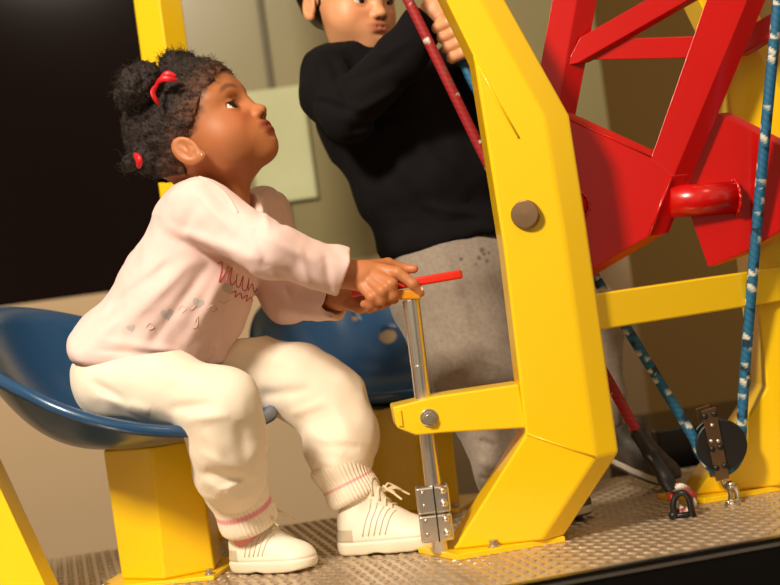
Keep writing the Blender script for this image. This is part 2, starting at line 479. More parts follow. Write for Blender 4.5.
# foot plates
def foot(shift):
    c = [FL(433, 556), FL(458, 561), FL(566, 542)]
    a = c[0]+shift; b = c[1]+shift; d = c[2]+shift
    e = a + (d-b)
    bk = (a-b).normalized()
    e2 = d + bk*.11; a2 = b + bk*.11
    bm = NB(); prism(bm, [a2, b, d, e2], Vector((0, 0, .008)))
    pl = bmobj('foot_plate', bm, M['yellow'], fr_, bevel=.0015)
    for q in (b*.62+d*.38+bk*.012, ):
        p = Vector((q.x, q.y, .008))
        bm = NB(); cyl(bm, p, p+Vector((0, 0, .0025)), .0085); cyl(bm, p+Vector((0, 0, .0025)), p+Vector((0, 0, .009)), .006, seg=6)
        bmobj('foot_bolt', bm, M['steel'], pl, bevel=.0006)
foot(Vector((0, 0, 0))); foot(T)
# crossbar
c0 = P(589, 313, dM+.05); c1 = c0 + T*1.18
dirb = (c1-c0).normalized(); side = Vector((dirb.y, -dirb.x, 0))
z1 = P(592, 294, dM+.045).z; z0 = P(592, 331, dM+.045).z
bm = NB(); box(bm, Vector(((c0+c1).x/2, (c0+c1).y/2, (z0+z1)/2)), dirb*((c1-c0).length/2), side*.018, Vector((0, 0, (z1-z0)/2)))
bmobj('crossbar', bm, M['yellow'], fr_, bevel=.003)
# bracket with bolt
bf = ln((392.5, 407), (411, 402.5), (434, 396.5), (519, 384), (527, 428), (443, 433), (416, 435.5), (397, 428), d=dM+.012)
bm = NB(); prism(bm, bf, [p + Vector((-.004 if i in (0, 7) else 0, .075, 0)) for i, p in enumerate(bf)])
br_ = bmobj('bracket', bm, M['yellow'], fr_, bevel=.003)
p = P(429, 417.5, dM+.012)
bm = NB(); cyl(bm, p, p+Vector((0, -.003, 0)), .0115); cyl(bm, p+Vector((0, -.003, 0)), p+Vector((0, -.010, 0)), .0085, seg=6); cyl(bm, p+Vector((0, -.010, 0)), p+Vector((0, -.012, 0)), .005)
bmobj('bracket_bolt', bm, M['steel'], br_, bevel=.0008)
bf = ln((396, 411), (401, 410), (403, 426), (399, 426), d=dM+.0115)
bm = NB(); prism(bm, bf, Vector((0, -.002, 0))); bmobj('slot', bm, M['yellow'], br_, bevel=.0005)
# pivot cap
p = P(526, 214.5, dM)
ad = Vector((-.32, -.95, .02)).normalized()
bm = NB(); lathe(bm, p-ad*.002, p+ad, [(0, .0185), (.008, .0185), (.0095, .0175), (.0098, .0)])
bmobj('pivot_cap', bm, M['bronze'], fr_, bevel=.0005)

# slanted yellow leg in the lower left corner
lg = empty('slanted_leg', 'slanted yellow steel leg cut by the lower left corner', 'frame')
bm = NB(); pts = [P(-115, 250, 1.92), P(-62, 355, 1.92), P(0, 489, 1.92), FL(60, 618, .008), FL(-60, 634, .008), P(-160, 380, 1.92)]
prism(bm, pts, Vector((0, .06, 0))); bmobj('leg', bm, M['yellow'], lg, bevel=.003)
bm = NB(); a = FL(-110, 648); b = FL(90, 621); prism(bm, [a, b, b+Vector((-.02, .1, 0)), a+Vector((-.02, .1, 0))], Vector((0, 0, .008)))
bmobj('foot_plate', bm, M['yellow'], lg, bevel=.0015)

# post behind the girl
po = empty('square_post', 'upright yellow square post behind the girl and beside the dark glass', 'post')
d0 = 2.42
base = P(224, 510, d0)
L = P(133, 0, d0); Mi = P(163, 0, d0); Rr = P(187, 0, d0)
x0, x1, x2 = L.x-.004, Mi.x-.006, Rr.x-.012
zt = 1.3
bm = NB(); prism(bm, [Vector((x0, d0+.03, .006)), Vector((x1, d0, .006)), Vector((x2, d0+.035, .006)), Vector((x2-.03, d0+.09, .006)), Vector((x0+.01, d0+.08, .006))], Vector((0, 0, zt)))
bmobj('post', bm, M['yellow'], po, bevel=.003)
bm = NB(); box(bm, Vector(((x0+x2)/2, d0+.045, .003)), Vector((.06, 0, 0)), Vector((0, .06, 0)), Vector((0, 0, .003)))
bmobj('foot_plate', bm, M['yellow'], po, bevel=.001)

# ================================================================== SEATS
def seat(name, cpx, cpy, d, label, colL, colM, colR, baseL, baseM, baseR, hole, phi=28):
    root = empty(name, label, 'seat', 'blue bucket seats on yellow columns')
    cc = P(cpx, cpy, d)
    phi_ = phi; phi = math.radians(phi)
    f = Vector((math.cos(phi), -math.sin(phi), 0)); l = Vector((math.sin(phi), math.cos(phi), 0))
    cc.z = .202 if d < 2.3 else .186; NT = 96; NR = 22
    def rimp(t):
        c, s_ = math.cos(t), math.sin(t)
        rf = .175 if c > 0 else .222
        bk = max(0, (1 - c)/2)
        zz = .008 + .194*bk**(1.3 if phi_ < 40 else 1.6)
        return f*(rf*c) + l*(.195*s_), zz
    bm = NB(); rings = []
    ctr = bm.verts.new(cc + f*.015)
    for i in range(1, NR+1):
        rho = i/NR; ring = []
        for j in range(NT):
            t = 2*math.pi*j/NT
            xy, zz = rimp(t)
            h_ = -.008*(1-rho**4) + zz*(.2*rho**2 + .8*rho**3)
            ring.append(bm.verts.new(cc + f*.015*(1-rho) + xy*(rho**.85) + Vector((0, 0, h_))))
        rings.append(ring)
    for j in range(NT): bm.faces.new((ctr, rings[0][j], rings[0][(j+1) % NT]))
    for A, B in zip(rings, rings[1:]):
        for j in range(NT): bm.faces.new((A[j], B[j], B[(j+1) % NT], A[(j+1) % NT]))
    # rolled lip outwards
    last = rings[-1]; 
    for k, (o_, dz) in enumerate(((.006, .003), (.012, .001), (.015, -.005), (.014, -.013))):
        new = []
        for j in range(NT):
            t = 2*math.pi*j/NT; xy, zz = rimp(t)
            new.append(bm.verts.new(cc + xy + xy.normalized()*o_ + Vector((0, 0, zz + dz))))
        for j in range(NT): bm.faces.new((last[j], new[j], new[(j+1) % NT], last[(j+1) % NT]))
        last = new
    sh = bmobj('seat_shell', bm, M['blue'], root, True)
    so = sh.modifiers.new('solid', 'SOLIDIFY'); so.thickness = .005; so.offset = -1
    for (hx, hy, hr, hd) in hole:
        # holes drilled through the shell along the seat's surface normal
        bv = BVHTree.FromPolygons([v.co.copy() for v in sh.data.vertices], [list(p_.vertices) for p_ in sh.data.polygons])
        dr = P(hx, hy, 1).normalized() if False else (P(hx, hy, 3)-P(hx, hy, 1)).normalized()
        hit = bv.ray_cast(P(hx, hy, 1), dr)
        best = hit
        start = P(hx, hy, 1)
        for _ in range(6):
            h2 = bv.ray_cast(start, dr)
            if h2[0] is None: break
            best = h2; start = h2[0] + dr*.002
        if best[0] is None: continue
        nrm = best[1]; cb = NB(); cyl(cb, best[0]-nrm*.05, best[0]+nrm*.05, hr, seg=40)
        me = bpy.data.meshes.new('c'); bmesh.ops.recalc_face_normals(cb, faces=cb.faces); cb.to_mesh(me); cb.free()
        co = bpy.data.objects.new('c', me); C.objects.link(co)
        bo = sh.modifiers.new('hole', 'BOOLEAN'); bo.object = co; bo.operation = 'DIFFERENCE'; bo.solver = 'EXACT'
    if hole:
        bpy.context.view_layer.update()
        dg = bpy.context.evaluated_depsgraph_get(); me2 = bpy.data.meshes.new_from_object(sh.evaluated_get(dg))
        sh.modifiers.clear(); sh.data = me2
        for o in [o for o in C.objects if o.name.startswith('c') and o.name.split('.')[0] == 'c']: bpy.data.objects.remove(o)
    # column
    zt = cc.z - .0145
    bm = NB()
    bpts = [FL(*baseL, .006), FL(*baseM, .006), FL(*baseR, .006)]
    dp = Vector((0, .11, 0))
    bpts += [bpts[2] + dp*.8, bpts[0] + dp]
    tp = []
    for i, (x, y) in enumerate((colL, colM, colR)):
        q = P(x, y, bpts[i].y); tp.append(Vector((q.x, q.y, zt)))
    tp += [tp[2]+dp*.8, tp[0]+dp]
    prism(bm, bpts, tp)
    bmobj('column', bm, M['yellow'], root, bevel=.004)
    cx = sum((p_ for p_ in bpts), Vector())/5
    bm = NB(); w = (bpts[2]-bpts[0]); w.z = 0; wl = w.length/2 + .018; w.normalize(); n_ = Vector((-w.y, w.x, 0))
    box(bm, Vector((cx.x, cx.y-.0, .003)), w*wl, n_*.075, Vector((0, 0, .003)))
    pl = bmobj('base_plate', bm, M['yellow'], root, bevel=.0015)
    for a in (-1, 1):
        q = Vector((cx.x, cx.y, .006)) + w*(wl-.010)*a - n_*.062
        bm = NB(); cyl(bm, q, q+Vector((0, 0, .002)), .0075); cyl(bm, q+Vector((0, 0, .002)), q+Vector((0, 0, .008)), .0052, seg=6)
        bmobj('base_bolt', bm, M['steel'], pl, bevel=.0005)
    # black support under the shell
    bm = NB(); cyl(bm, Vector((cx.x, cx.y, zt-.003)), Vector((cx.x, cx.y, zt+.004)), .050)
    bmobj('seat_mount', bm, M['black'], root, True)
    return root, cc
s1, sc1 = seat('bucket_seat', 135, 416, 2.11, 'blue plastic bucket seat on a yellow column with the girl sitting on it',
     (101, 436), (150, 441), (197, 437), (122, 579.5), (164, 580), (215, 570), [])
s2, sc2 = seat('bucket_seat', 383, 372, 2.56, 'empty blue bucket seat with round holes between the two children',
     (355, 381), (410, 392), (449, 402), (366, 512), (424, 512), (460, 504), [(388, 336, .0155, 0), (355, 318, .006, 0)], 62)

# ================================================================== CRANK POST
cp = empty('crank_post', 'slim chrome post with a flat red handle held by the girl', 'crank')
pt_, pb_ = P(411, 300, 2.0), P(441, 549, 2.0)
pb_.z = .006
ax_ = (pt_-pb_).normalized()
bm = NB(); cyl(bm, pb_, pb_ + (pt_-pb_)*.742, .0108, seg=48); bmobj('lower_tube', bm, M['chrome'], cp, True, bevel=.0006)
bm = NB(); cyl(bm, pb_ + (pt_-pb_)*.742, pt_, .0112, seg=48); bmobj('upper_tube', bm, M['chrome'], cp, True, bevel=.0006)
xa = Vector((.86, -.5, 0)).normalized(); xa = (xa - ax_*xa.dot(ax_)).normalized(); ya = ax_.cross(xa)
dd = Vector((1, 0, 0)); dd = (dd-ax_*dd.dot(ax_)).normalized(); de = ax_.cross(dd)
hc = P(434.5, 512.5, 2.0)
cl = NB()
for s_ in (-1, 1):
    box(cl, hc + ax_*(.0185*s_), dd*.0215, de*.0165, ax_*.0178)
co = bmobj('clamp_collar', cl, M['chrome'], cp, bevel=.0035)
bm = NB(); box(bm, hc + dd*.0235+de*.0, dd*.0009, de*.017, ax_*.0365); 
gp = bmobj('clamp_gap', bm, M['black'], co)
gp.location = -(dd*.0195) - de*.0 if False else (0, 0, 0)
gp.data.transform(Matrix.Translation(-dd*.0215 + (-de if de.y > 0 else de)*.0004))
near = -1 if de.y > 0 else 1
for k, t in enumerate((.030, .013, -.007, -.025)):
    q = hc + ax_*t + dd*.0135 + de*(near*.0165)
    bm = NB(); cyl(bm, q, q+de*near*.004, .0052); ball(bm, q+de*near*.004, .0048); bmobj('clamp_screw', bm, M['chrome'], co, True)
    q = hc + ax_*t - dd*.0125 + de*(near*.0165)
    bm = NB(); cyl(bm, q, q+de*near*.0006, .0026); bmobj('screw_hole', bm, M['steel'], co, True)
hb0 = P(411, 300, 2.0); hb1 = P(409, 289, 2.0)
bm = NB(); box(bm, (hb0+hb1)/2 + Vector((-.003, 0, 0)), Vector((.0165, 0, -.002)), Vector((0, .014, 0)), ax_*.0065)
bmobj('hub', bm, M['hub'], cp, bevel=.003)
ha, hb = P(352, 293, 2.02), P(462, 274, 2.0)
hd_ = (hb-ha).normalized(); hs = Vector((0, 1, 0)); hs = (hs-hd_*hs.dot(hd_)).normalized(); hu = hd_.cross(hs)
bm = NB(); N = 20
rim = []
Lh = (hb-ha).length
out2 = [(0, -.010), (.012, -.015), (Lh*.5, -.017), (Lh-.012, -.015), (Lh, -.011), (Lh, .011), (Lh-.012, .015), (Lh*.5, .017), (.012, .015), (0, .010)]
prism(bm, [ha + hd_*a + hs*b + hu*.0058 for a, b in out2], hu*-.0116)
bmobj('handle_bar', bm, M['handle'], cp, bevel=.003)

# ================================================================== RED BOOM
rb = empty('lattice_boom', 'red welded steel lattice boom with thick side plates on a pivot shaft', 'boom')
dR = 2.06
def beam(pts, t, name='boom_beam', d=dR, par=rb, dirv=E):
    bm = NB(); prism(bm, ln(*pts, d=d), dirv*t); return bmobj(name, bm, M['red'], par, bevel=.0013)
beam([(573, -118), (540, 66), (522, 165), (546, 165), (565, 66), (598, -118)], .034, 'boom_post')
beam([(751, -106), (706, 0), (640, 186), (651, 237), (672, 180), (748, 0), (786, -88)], .032, 'boom_post') if False else None
beam([(746, -100), (706, 0), (650, 160), (640, 185), (649, 236), (672, 180), (747, 0), (788, -100)], .034, 'boom_post')
beam([(580, 37), (645, 0), (760, -66), (790, -66), (688, 0), (578, 63), (565, 66)], .020, 'boom_brace', d=dR+.003)
beam([(588, 40), (700, 36), (700, 58), (588, 60)], .02, 'boom_rail', d=dR+.012)
pl1 = [(530, 104), (568, 120), (651, 158), (672, 176), (649, 236), (591, 270), (560, 290), (520, 262)]
p1 = beam(pl1, .028, 'side_plate', d=dR-.002)
weld(ln((568, 119), (610, 138), (651, 157), d=dR-.001), .0015, p1, 'red')
weld(ln((671, 178), (649, 235), d=dR-.003), .002, p1, 'red')
pl2 = [(694, 125), (717, 113), (780, 145), (850, 182), (850, 200), (780, 231), (741, 254), (708, 267), (690, 216), (660, 196)]
p2 = beam(pl2, .022, 'side_plate', d=2.087)
# far lattice
beam([(752, 24), (780, 8), (850, -34), (850, -10), (780, 31), (737, 57)], .02, 'boom_brace', d=2.10)
beam([(800, 150), (860, -110), (890, -110), (835, 160)], .025, 'boom_post', d=2.087)
# pivot shaft
s0 = P(586, 207, dR-.004); s1_ = P(668, 202, 2.073); s2_ = P(736, 197, 2.085)
bm = NB(); cyl(bm, s1_, s2_, .0218, seg=48); sf = bmobj('pivot_shaft', bm, M['red'], rb, True)
d_ = (s2_-s1_).normalized()
bm = NB(); x, y = frame_of(d_)
ringp = [s2_ - d_*.002 + (x*math.cos(a)+y*math.sin(a))*(.0225+.0008*math.sin(a*14)) for a in [2*math.pi*i/120 for i in range(120)]]
tube(bm, ringp, .0022, 8, closed=True); bmobj('weld_bead', bm, M['red'], p2, True)
c_ = P(574, 206, dR-.003); bm = NB()
ringp = [c_ + Vector((math.cos(a), 0, math.sin(a)))*(.020+.0008*math.sin(a*16)) for a in [2*math.pi*i/120 for i in range(120)]]
tube(bm, ringp, .0022, 8, closed=True); bmobj('weld_bead', bm, M['red'], p1, True)
bm = NB(); cyl(bm, c_+Vector((-.02, -.03, 0)), c_+Vector((0, .004, 0)), .0195, seg=40); bmobj('pivot_shaft', bm, M['red'], rb, True)

# ================================================================== ROPES
def rope_mesh(name, pts, r, base, fleck, fleck2, parent, seg=12, seed=1, fprob=.12):
    rnd = random.Random(seed)
    # resample
    L = [0]
    for a, b in zip(pts, pts[1:]): L.append(L[-1]+(b-a).length)
    step = .0022; n = int(L[-1]/step); rs = []; j = 0
    for i in range(n+1):
        s_ = L[-1]*i/n
        while j < len(L)-2 and L[j+1] < s_: j += 1
        t = (s_-L[j])/max(L[j+1]-L[j], 1e-9); rs.append(pts[j].lerp(pts[j+1], t))
    vs_ = []; cols = []; ref = None; rings = []
    flecks = {}
    for i, p_ in enumerate(rs):
        d = (rs[min(i+1, n)]-rs[max(i-1, 0)]).normalized()
        if ref is None: ref = frame_of(d)[0]
        x = (ref-d*ref.dot(d)).normalized(); ref = x; y = d.cross(x)
        for k in range(seg):
            a = 2*math.pi*k/seg
            u1_ = (i + k) % 4; u2_ = (i - k) % 4
            rr = r*(1 + (.07 if (u1_ in (0, 1)) == (u2_ in (0, 1)) else -.05))
            vs_.append(p_ + (x*math.cos(a)+y*math.sin(a))*rr)
            key = ((i + k)//4, (k//3), (i//5))
            if key not in flecks: flecks[key] = rnd.random()
            v_ = flecks[key]
            c = fleck if v_ < fprob else (fleck2 if v_ < fprob*1.8 else base)
            g = 1.0 if (u1_ in (0, 1)) else .62
            cols.append((c[0]*g, c[1]*g, c[2]*g, 1))
    fs_ = []
    for i in range(n):
        for k in range(seg):
            fs_.append((i*seg+k, i*seg+(k+1) % seg, (i+1)*seg+(k+1) % seg, (i+1)*seg+k))
    fs_.append(tuple(range(seg))[::-1]); fs_.append(tuple(n*seg+k for k in range(seg)))
    me = bpy.data.meshes.new(name); me.from_pydata([tuple(v) for v in vs_], [], fs_)
    at = me.color_attributes.new('Col', 'FLOAT_COLOR', 'POINT'); at.data.foreach_set('color', np.array(cols, np.float32).ravel())
    return meshobj(name, me, M['rope'], parent)
M['rope'] = mat('braided_rope', (1, 1, 1, 1), .6, 0, .3, 800, attr='Col')
BL, WH, DK = srgb(30, 110, 150), srgb(225, 225, 205), srgb(20, 50, 70)
RD, TN = srgb(168, 24, 30), srgb(130, 74, 60)
# blue rope: top right -> pulley -> up left to the boy's hands
br0 = empty('blue_rope', 'blue and white braided rope running from the boy through the floor pulley and up', 'rope')
sheave = P(719, 444, 2.12); sh_r = .030
wp = [P(783, -70, 2.02), P(778, 0, 2.03), P(760, 190, 2.07), P(745, 370, 2.11), P(741, 440, 2.12)]
wp += [P(738, 458, 2.12), P(727, 470, 2.12), P(712, 468, 2.12), P(700, 452, 2.12), P(690, 432, 2.125)]
wp += [P(640, 350, 2.135), P(592, 272, 2.15), P(530, 175, 2.17), P(478, 92, 2.20), P(464, 64, 2.208), P(448, 32, 2.22), P(428, -8, 2.24), P(400, -70, 2.27)]
rope_mesh('rope_line', catmull(wp, 10), .0072, BL, WH, DK, br0, seed=3)
rr0 = empty('red_rope', 'dark red braided rope passing in front of the boy to a black floor shackle', 'rope')
wp = [P(372, -70, 2.16), P(408, 0, 2.15), P(448, 82, 2.14), P(488, 164, 2.14), P(545, 275, 2.13), P(600, 366, 2.10), P(638, 434, 2.075), P(655, 462, 2.07)]
rope_mesh('rope_line', catmull(wp, 10), .0074, RD, WH, TN, rr0, seed=5, fprob=.035)
bm = NB(); cpts = catmull([P(635, 430, 2.077), P(650, 452, 2.07), P(661, 470, 2.065), P(672, 490, 2.06)], 14)
nn = len(cpts)
tube(bm, cpts, lambda t: .0098+.0022*math.exp(-((t-.35)/.08)**2)+.0018*math.exp(-((t-.8)/.08)**2) - (.002 if t < .03 else 0), 20)
bmobj('rope_sleeve', bm, M['black'], rr0, True)
lp = [P(670, 488, 2.06), P(680, 487, 2.055), P(691, 494, 2.05), P(692, 507, 2.05), P(684, 512, 2.052), P(676, 504, 2.058), P(671, 493, 2.062)]
rope_mesh('rope_eye', catmull(lp, 8), .0058, RD, WH, TN, rr0, seed=9, fprob=.2)
# shackle holding the eye
sk = empty('rope_shackle', 'black bow shackle pinning the red rope to the platform', 'shackle')
bm = NB()
b0 = FL(676, 519); b1 = FL(692, 517)
tube(bm, catmull([Vector((b0.x, b0.y, .002)), P(673, 506, 2.045), P(676, 496, 2.045), P(683, 493, 2.04), P(689, 499, 2.04), Vector((b1.x, b1.y, .002))], 8), .0042, 10)
bmobj('bow', bm, M['black'], sk, True)
bm = NB(); cyl(bm, Vector((b0.x-.006, b0.y, .004)), Vector((b1.x+.005, b1.y, .004)), .004); ball(bm, Vector((b0.x-.003, b0.y, .005)), .0065)
bmobj('pin', bm, M['black'], sk, True)
# pulley
pu = empty('pulley_block', 'black pulley block with a riveted steel strap fixed to the platform', 'pulley')
bm = NB(); yv = Vector((0, 1, 0))
for s_ in (-1, 1):
    q = sheave + yv*(.0145*s_)
    lathe(bm, q - yv*.003, q + yv, [(0, .034), (.001, .0355), (.005, .0355), (.006, .034)])
ck = bmobj('cheek_plates', bm, M['black'], pu, True, bevel=.0005)
bm = NB(); q = sheave - yv*.011; lathe(bm, q, q+yv, [(0, .028), (.004, .026), (.011, .021), (.018, .026), (.022, .028)])
bmobj('sheave', bm, M['black'], pu, True)
st = ln((701, 411), (715, 406.5), (729, 478), (716, 481), d=2.12-.0185)
bm = NB(); prism(bm, [p_ + Vector((0, -.003, 0)) for p_ in st], Vector((0, .003, 0)))
sp_ = bmobj('steel_strap', bm, M['bronze'], pu, bevel=.001)
st2 = [p_ + Vector((0, .037, 0)) for p_ in st]
bm = NB(); prism(bm, st2, Vector((0, .003, 0))); bmobj('steel_strap', bm, M['bronze'], pu, bevel=.001)
for (x, y) in ((705, 416.5), (714.5, 414), (712.5, 449), (720.5, 447), (716.5, 468), (725, 465.5)):
    q = P(x, y, 2.0975); bm = NB(); cyl(bm, q, q+Vector((0, -.0012, 0)), .0040); bmobj('strap_hole', bm, M['black'], sp_, True)
for (x, y) in ((712, 425), (711, 441), (718, 441)):
    q = P(x, y, 2.0975); bm = NB(); cyl(bm, q, q+Vector((0, -.002, 0)), .0026); bmobj('rivet', bm, M['chrome'], sp_, True)
bm = NB(); q = P(722, 478, 2.12); e_ = FL(733, 505)
tube(bm, catmull([q, P(727, 483, 2.12), P(735, 488, 2.11), P(737, 497, 2.10), Vector((e_.x+.004, e_.y, .003))], 8), .0032, 10)
tube(bm, catmull([q, P(725, 486, 2.12), P(730, 492, 2.11), P(730, 500, 2.10), Vector((e_.x-.006, e_.y, .003))], 8), .0032, 10)
ball(bm, P(731, 485, 2.11), .006)
bmobj('swivel', bm, M['steel'], pu, True)
bm = NB(); q = Vector((e_.x, e_.y, 0)); cyl(bm, q, q+Vector((0, 0, .004)), .011); cyl(bm, q+Vector((0, 0, .004)), q+Vector((0, 0, .008)), .006, seg=6)
bmobj('eye_bolt', bm, M['steel'], pu, bevel=.0006)

#@@PEOPLE
# ================================================================== PEOPLE
class Head:
    def __init__(s, O, yaw, pitch, roll, S):
        s.S = S; s.O = O
        f = Vector((math.cos(pitch)*math.cos(yaw), math.cos(pitch)*math.sin(yaw), math.sin(pitch)))
        l0 = Vector((-math.sin(yaw), math.cos(yaw), 0)); u0 = f.cross(l0)
        l = l0*math.cos(roll) + u0*math.sin(roll); u = f.cross(l)
        s.f, s.l, s.u = f, l, u
        s.R = [[f[i], l[i], u[i]] for i in range(3)]
    def w(s, x, y, z): return s.O + (s.f*x + s.l*y + s.u*z)*s.S
    def loc(s, p):
        q = (p - np.array(s.O))/s.S
        return q@np.array(s.f), q@np.array(s.l), q@np.array(s.u)
    def e(s, G, c, r, k=.01, op='add'): G.ell(s.w(*c), [a*s.S for a in r], s.R, k*s.S, op)
    def c(s, G, a, b, r1, r2=None, k=.008, op='add'): G.cap(s.w(*a), s.w(*b), r1*s.S, (r2 if r2 is not None else r1)*s.S, k*s.S, op)
    def er(s, G, c, r, tilt, k, op='add'):
        """ellipsoid tilted about the sideways axis"""
        f = s.f*math.cos(tilt) + s.u*math.sin(tilt); u = s.u*math.cos(tilt) - s.f*math.sin(tilt)
        G.ell(s.w(*c), [a*s.S for a in r], [[f[i], s.l[i], u[i]] for i in range(3)], k*s.S, op)
    def build(s, G, boy=False):
        s.e(G, (.004, 0, -.004), (.077, .068, .070), .02)
        s.e(G, (.031, 0, .004), (.050, .057, .053), .02)
        s.e(G, (.038, 0, -.042), (.044, .054, .050), .02)
        for y in (-1, 1):
            s.e(G, (.043, y*.030, -.058), (.030, .026, .027), .016)
            s.c(G, (.069, y*.014, -.008), (.060, y*.042, -.010), .011, .010, .012)  # brow
        s.e(G, (.036, 0, -.076), (.044, .040, .027), .016)
        s.e(G, (.063, 0, -.090), (.018, .018, .016), .014)
        s.e(G, (.066, 0, -.070), (.0175, .027, .019), .014)      # muzzle
        # nose
        s.c(G, (.074, 0, -.024), (.082, 0, -.045), .0065, .0080, .010)
        s.e(G, (.0885, 0, -.0505), (.0080, .0090, .0074), .006)
        for y in (-1, 1):
            s.e(G, (.0835, y*.0095, -.0535), (.0070, .0058, .0056), .004)
            s.e(G, (.0880, y*.0048, -.0590), (.0030, .0024, .0030), .0015, 'sub')
        # eye sockets, lids
        for y in (-1, 1):
            s.e(G, (.0835, y*.027, -.031), (.013, .016, .0100), .010, 'sub')
            s.e(G, (.0610, y*.0275, -.0310), (.0162, .0165, .0150), .004)
            hf = .0056 if not boy else .004
            s.c(G, (.082, y*.0175, -.0335), (.071, y*.0385, -.0300), hf, hf*.7, .0012, 'sub')
            s.c(G, (.0795, y*.0170, -.0218), (.070, y*.038, -.0205), .0010, .0010, .0015, 'sub')
        # lips
        s.e(G, (.0755, 0, -.0662), (.0120, .0215, .0044), .0045)
        s.e(G, (.0750, 0, -.0750), (.0115, .0200, .0046), .0045)
        s.c(G, (.0905, 0, -.0705), (.0700, .0215, -.0725), .0012, .0012, .002, 'sub')
        s.c(G, (.0905, 0, -.0705), (.0700, -.0215, -.0725), .0012, .0012, .002, 'sub')
        s.c(G, (.0935, 0, -.062), (.0935, 0, -.067), .0022, .0022, .004, 'sub')
        s.e(G, (.0865, 0, -.0835), (.004, .012, .0025), .006, 'sub')
        # ears
        et = .32 if not boy else -.1; k = .86; x0, z0 = (.005, -.047) if not boy else (-.004, -.036)
        for y in (-1, 1):
            cy = y*.0655
            q = lambda x, o, z: (x0+x*k, cy+y*o*k, z0+z*k)
            s.er(G, q(0, .006, 0), (.0175*k, .0062*k, .0250*k), et, .006)
            s.er(G, q(.003, .0125, .002), (.0125*k, .0060*k, .0185*k), et, .0025, 'sub')
            s.c(G, q(.010, .006, .010), q(.004, .006, -.008), .0025, .0028, .003)
            s.c(G, q(-.004, .0055, .010), q(.002, .0055, -.010), .0022, .0024, .003)
            s.e(G, q(.010, .004, -.006), (.004, .004, .005), .003)
            s.e(G, q(.013 if not boy else .004, .004, -.019), (.0060, .0040, .0055), .005)
    def colors(s, base, lip, brow, blush):
        base, lip, brow, blush = [np.array(c) for c in (base, lip, brow, blush)]
        def fn(p):
            x, y, z = s.loc(p); ay = np.abs(y)
            out = np.tile(base, (len(p), 1))
            def mx(m, c, o): m = m[:, None]; return o*(1-m)+c*m
            lm = np.clip(1.25-np.sqrt((y/.0205)**2+((z+.0708)/.0090)**2)*1.0, 0, 1)*1.8
            lm = np.clip(lm, 0, 1)*(x > .062)
            out = mx(lm, lip, out)
            bz = -.0115+.0045*np.sin(np.clip((ay-.012)/.032, 0, 1)*np.pi)
            bmk = np.clip(1-np.abs(z-bz)/.0042, 0, 1)*np.clip((ay-.011)/.004, 0, 1)*np.clip((.045-ay)/.010, 0, 1)*(x > .04)
            out = mx(np.clip(bmk*1.1, 0, .6), brow, out)
            ch = np.exp(-((ay-.034)/.018)**2-((z+.05)/.018)**2)*(x > .03)
            out = mx(ch*.5, blush, out)
            ns = np.exp(-((ay-.005)/.003)**2-((z+.0590)/.003)**2)*(x > .08)
            out = mx(np.clip(ns*1.2, 0, .8), brow, out)
            return out
        return fn
    def eyes(s, parent, look):
        """look: local direction of gaze"""
        for y in (-1, 1):
            c = s.w(.0618, y*.0275, -.0312); r = .0146*s.S
            g = (s.f*look[0] + s.l*look[1] + s.u*look[2]).normalized()
            bm = NB(); bmesh.ops.create_icosphere(bm, subdivisions=5, radius=r)
            for v in bm.verts: v.co = v.co + c
            me = bpy.data.meshes.new('eyeball'); bm.to_mesh(me); bm.free()
            col = []
            for v in me.vertices:
                a = math.acos(max(-1, min(1, (v.co-c).normalized().dot(g))))
                if a < .20: k = (.004, .003, .003, 1)
                elif a < .60: k = srgb(34, 22, 12)
                elif a < .66: k = srgb(20, 10, 8)
                else: k = srgb(232, 220, 208)
                col.append(k)
            at = me.color_attributes.new('Col', 'FLOAT_COLOR', 'POINT'); at.data.foreach_set('color', np.array(col, np.float32).ravel())
            meshobj('eyeball', me, M['eye'], parent)
            # upper lash line on the lid edge
            pts = []
            for t in np.linspace(0, 1, 12):
                yy = .0150+.024*t; zz = -.0312+.0050*math.sin(math.pi*min(1, t*1.02+.08))+.001
                dx = math.sqrt(max(1e-6, .0164**2-(yy-.0275)**2-(zz+.0312)**2))
                pts.append(s.w(.0612+dx, y*yy, zz))
            bm = NB(); tube(bm, pts, lambda t: (.0003+.0007*math.sin(math.pi*min(1, t+.1)))*s.S, 6)
            bmobj('eyelashes', bm, M['lash'], parent, True)

def curls(bm, me, n, lmin, lmax, r, seed, cen=()):
    rnd = random.Random(seed); V = me.vertices; me.update()
    for _ in range(n):
        v = V[rnd.randrange(len(V))]; nrm = v.normal.normalized()
        onp = any((v.co-c).length < rr_ for c, rr_ in cen)
        x, y = frame_of(nrm); L = rnd.uniform(lmin, lmax)*(1 if onp else .45); R = rnd.uniform(.0009, .0022); tw = rnd.uniform(1.2, 3)*rnd.choice((-1, 1)); a0 = rnd.uniform(0, 6.28)
        lean = Vector((rnd.uniform(-1, 1), rnd.uniform(-1, 1), rnd.uniform(-1, 1)))*.6
        pts = []
        for k in range(8):
            t = k/7; a = a0+tw*t*6.28
            pts.append(v.co + (nrm+lean*t)*L*t - nrm*.002 + (x*math.cos(a)+y*math.sin(a))*R*min(1, t*2))
        tube(bm, pts, lambda t: r*(1.1-.7*t), 3)

# ---------------------------------------------------------------- the girl
girl = empty('person', 'toddler in a pale pink top and cream sweatpants seated and looking up', 'person')
hg = Head(P(184, 123, 2.09), math.radians(-18), math.radians(29), math.radians(4), 1.10)
SK, LIP, BRW, BLS = srgb(190, 120, 74), srgb(150, 66, 50), srgb(44, 24, 16), srgb(196, 96, 58)

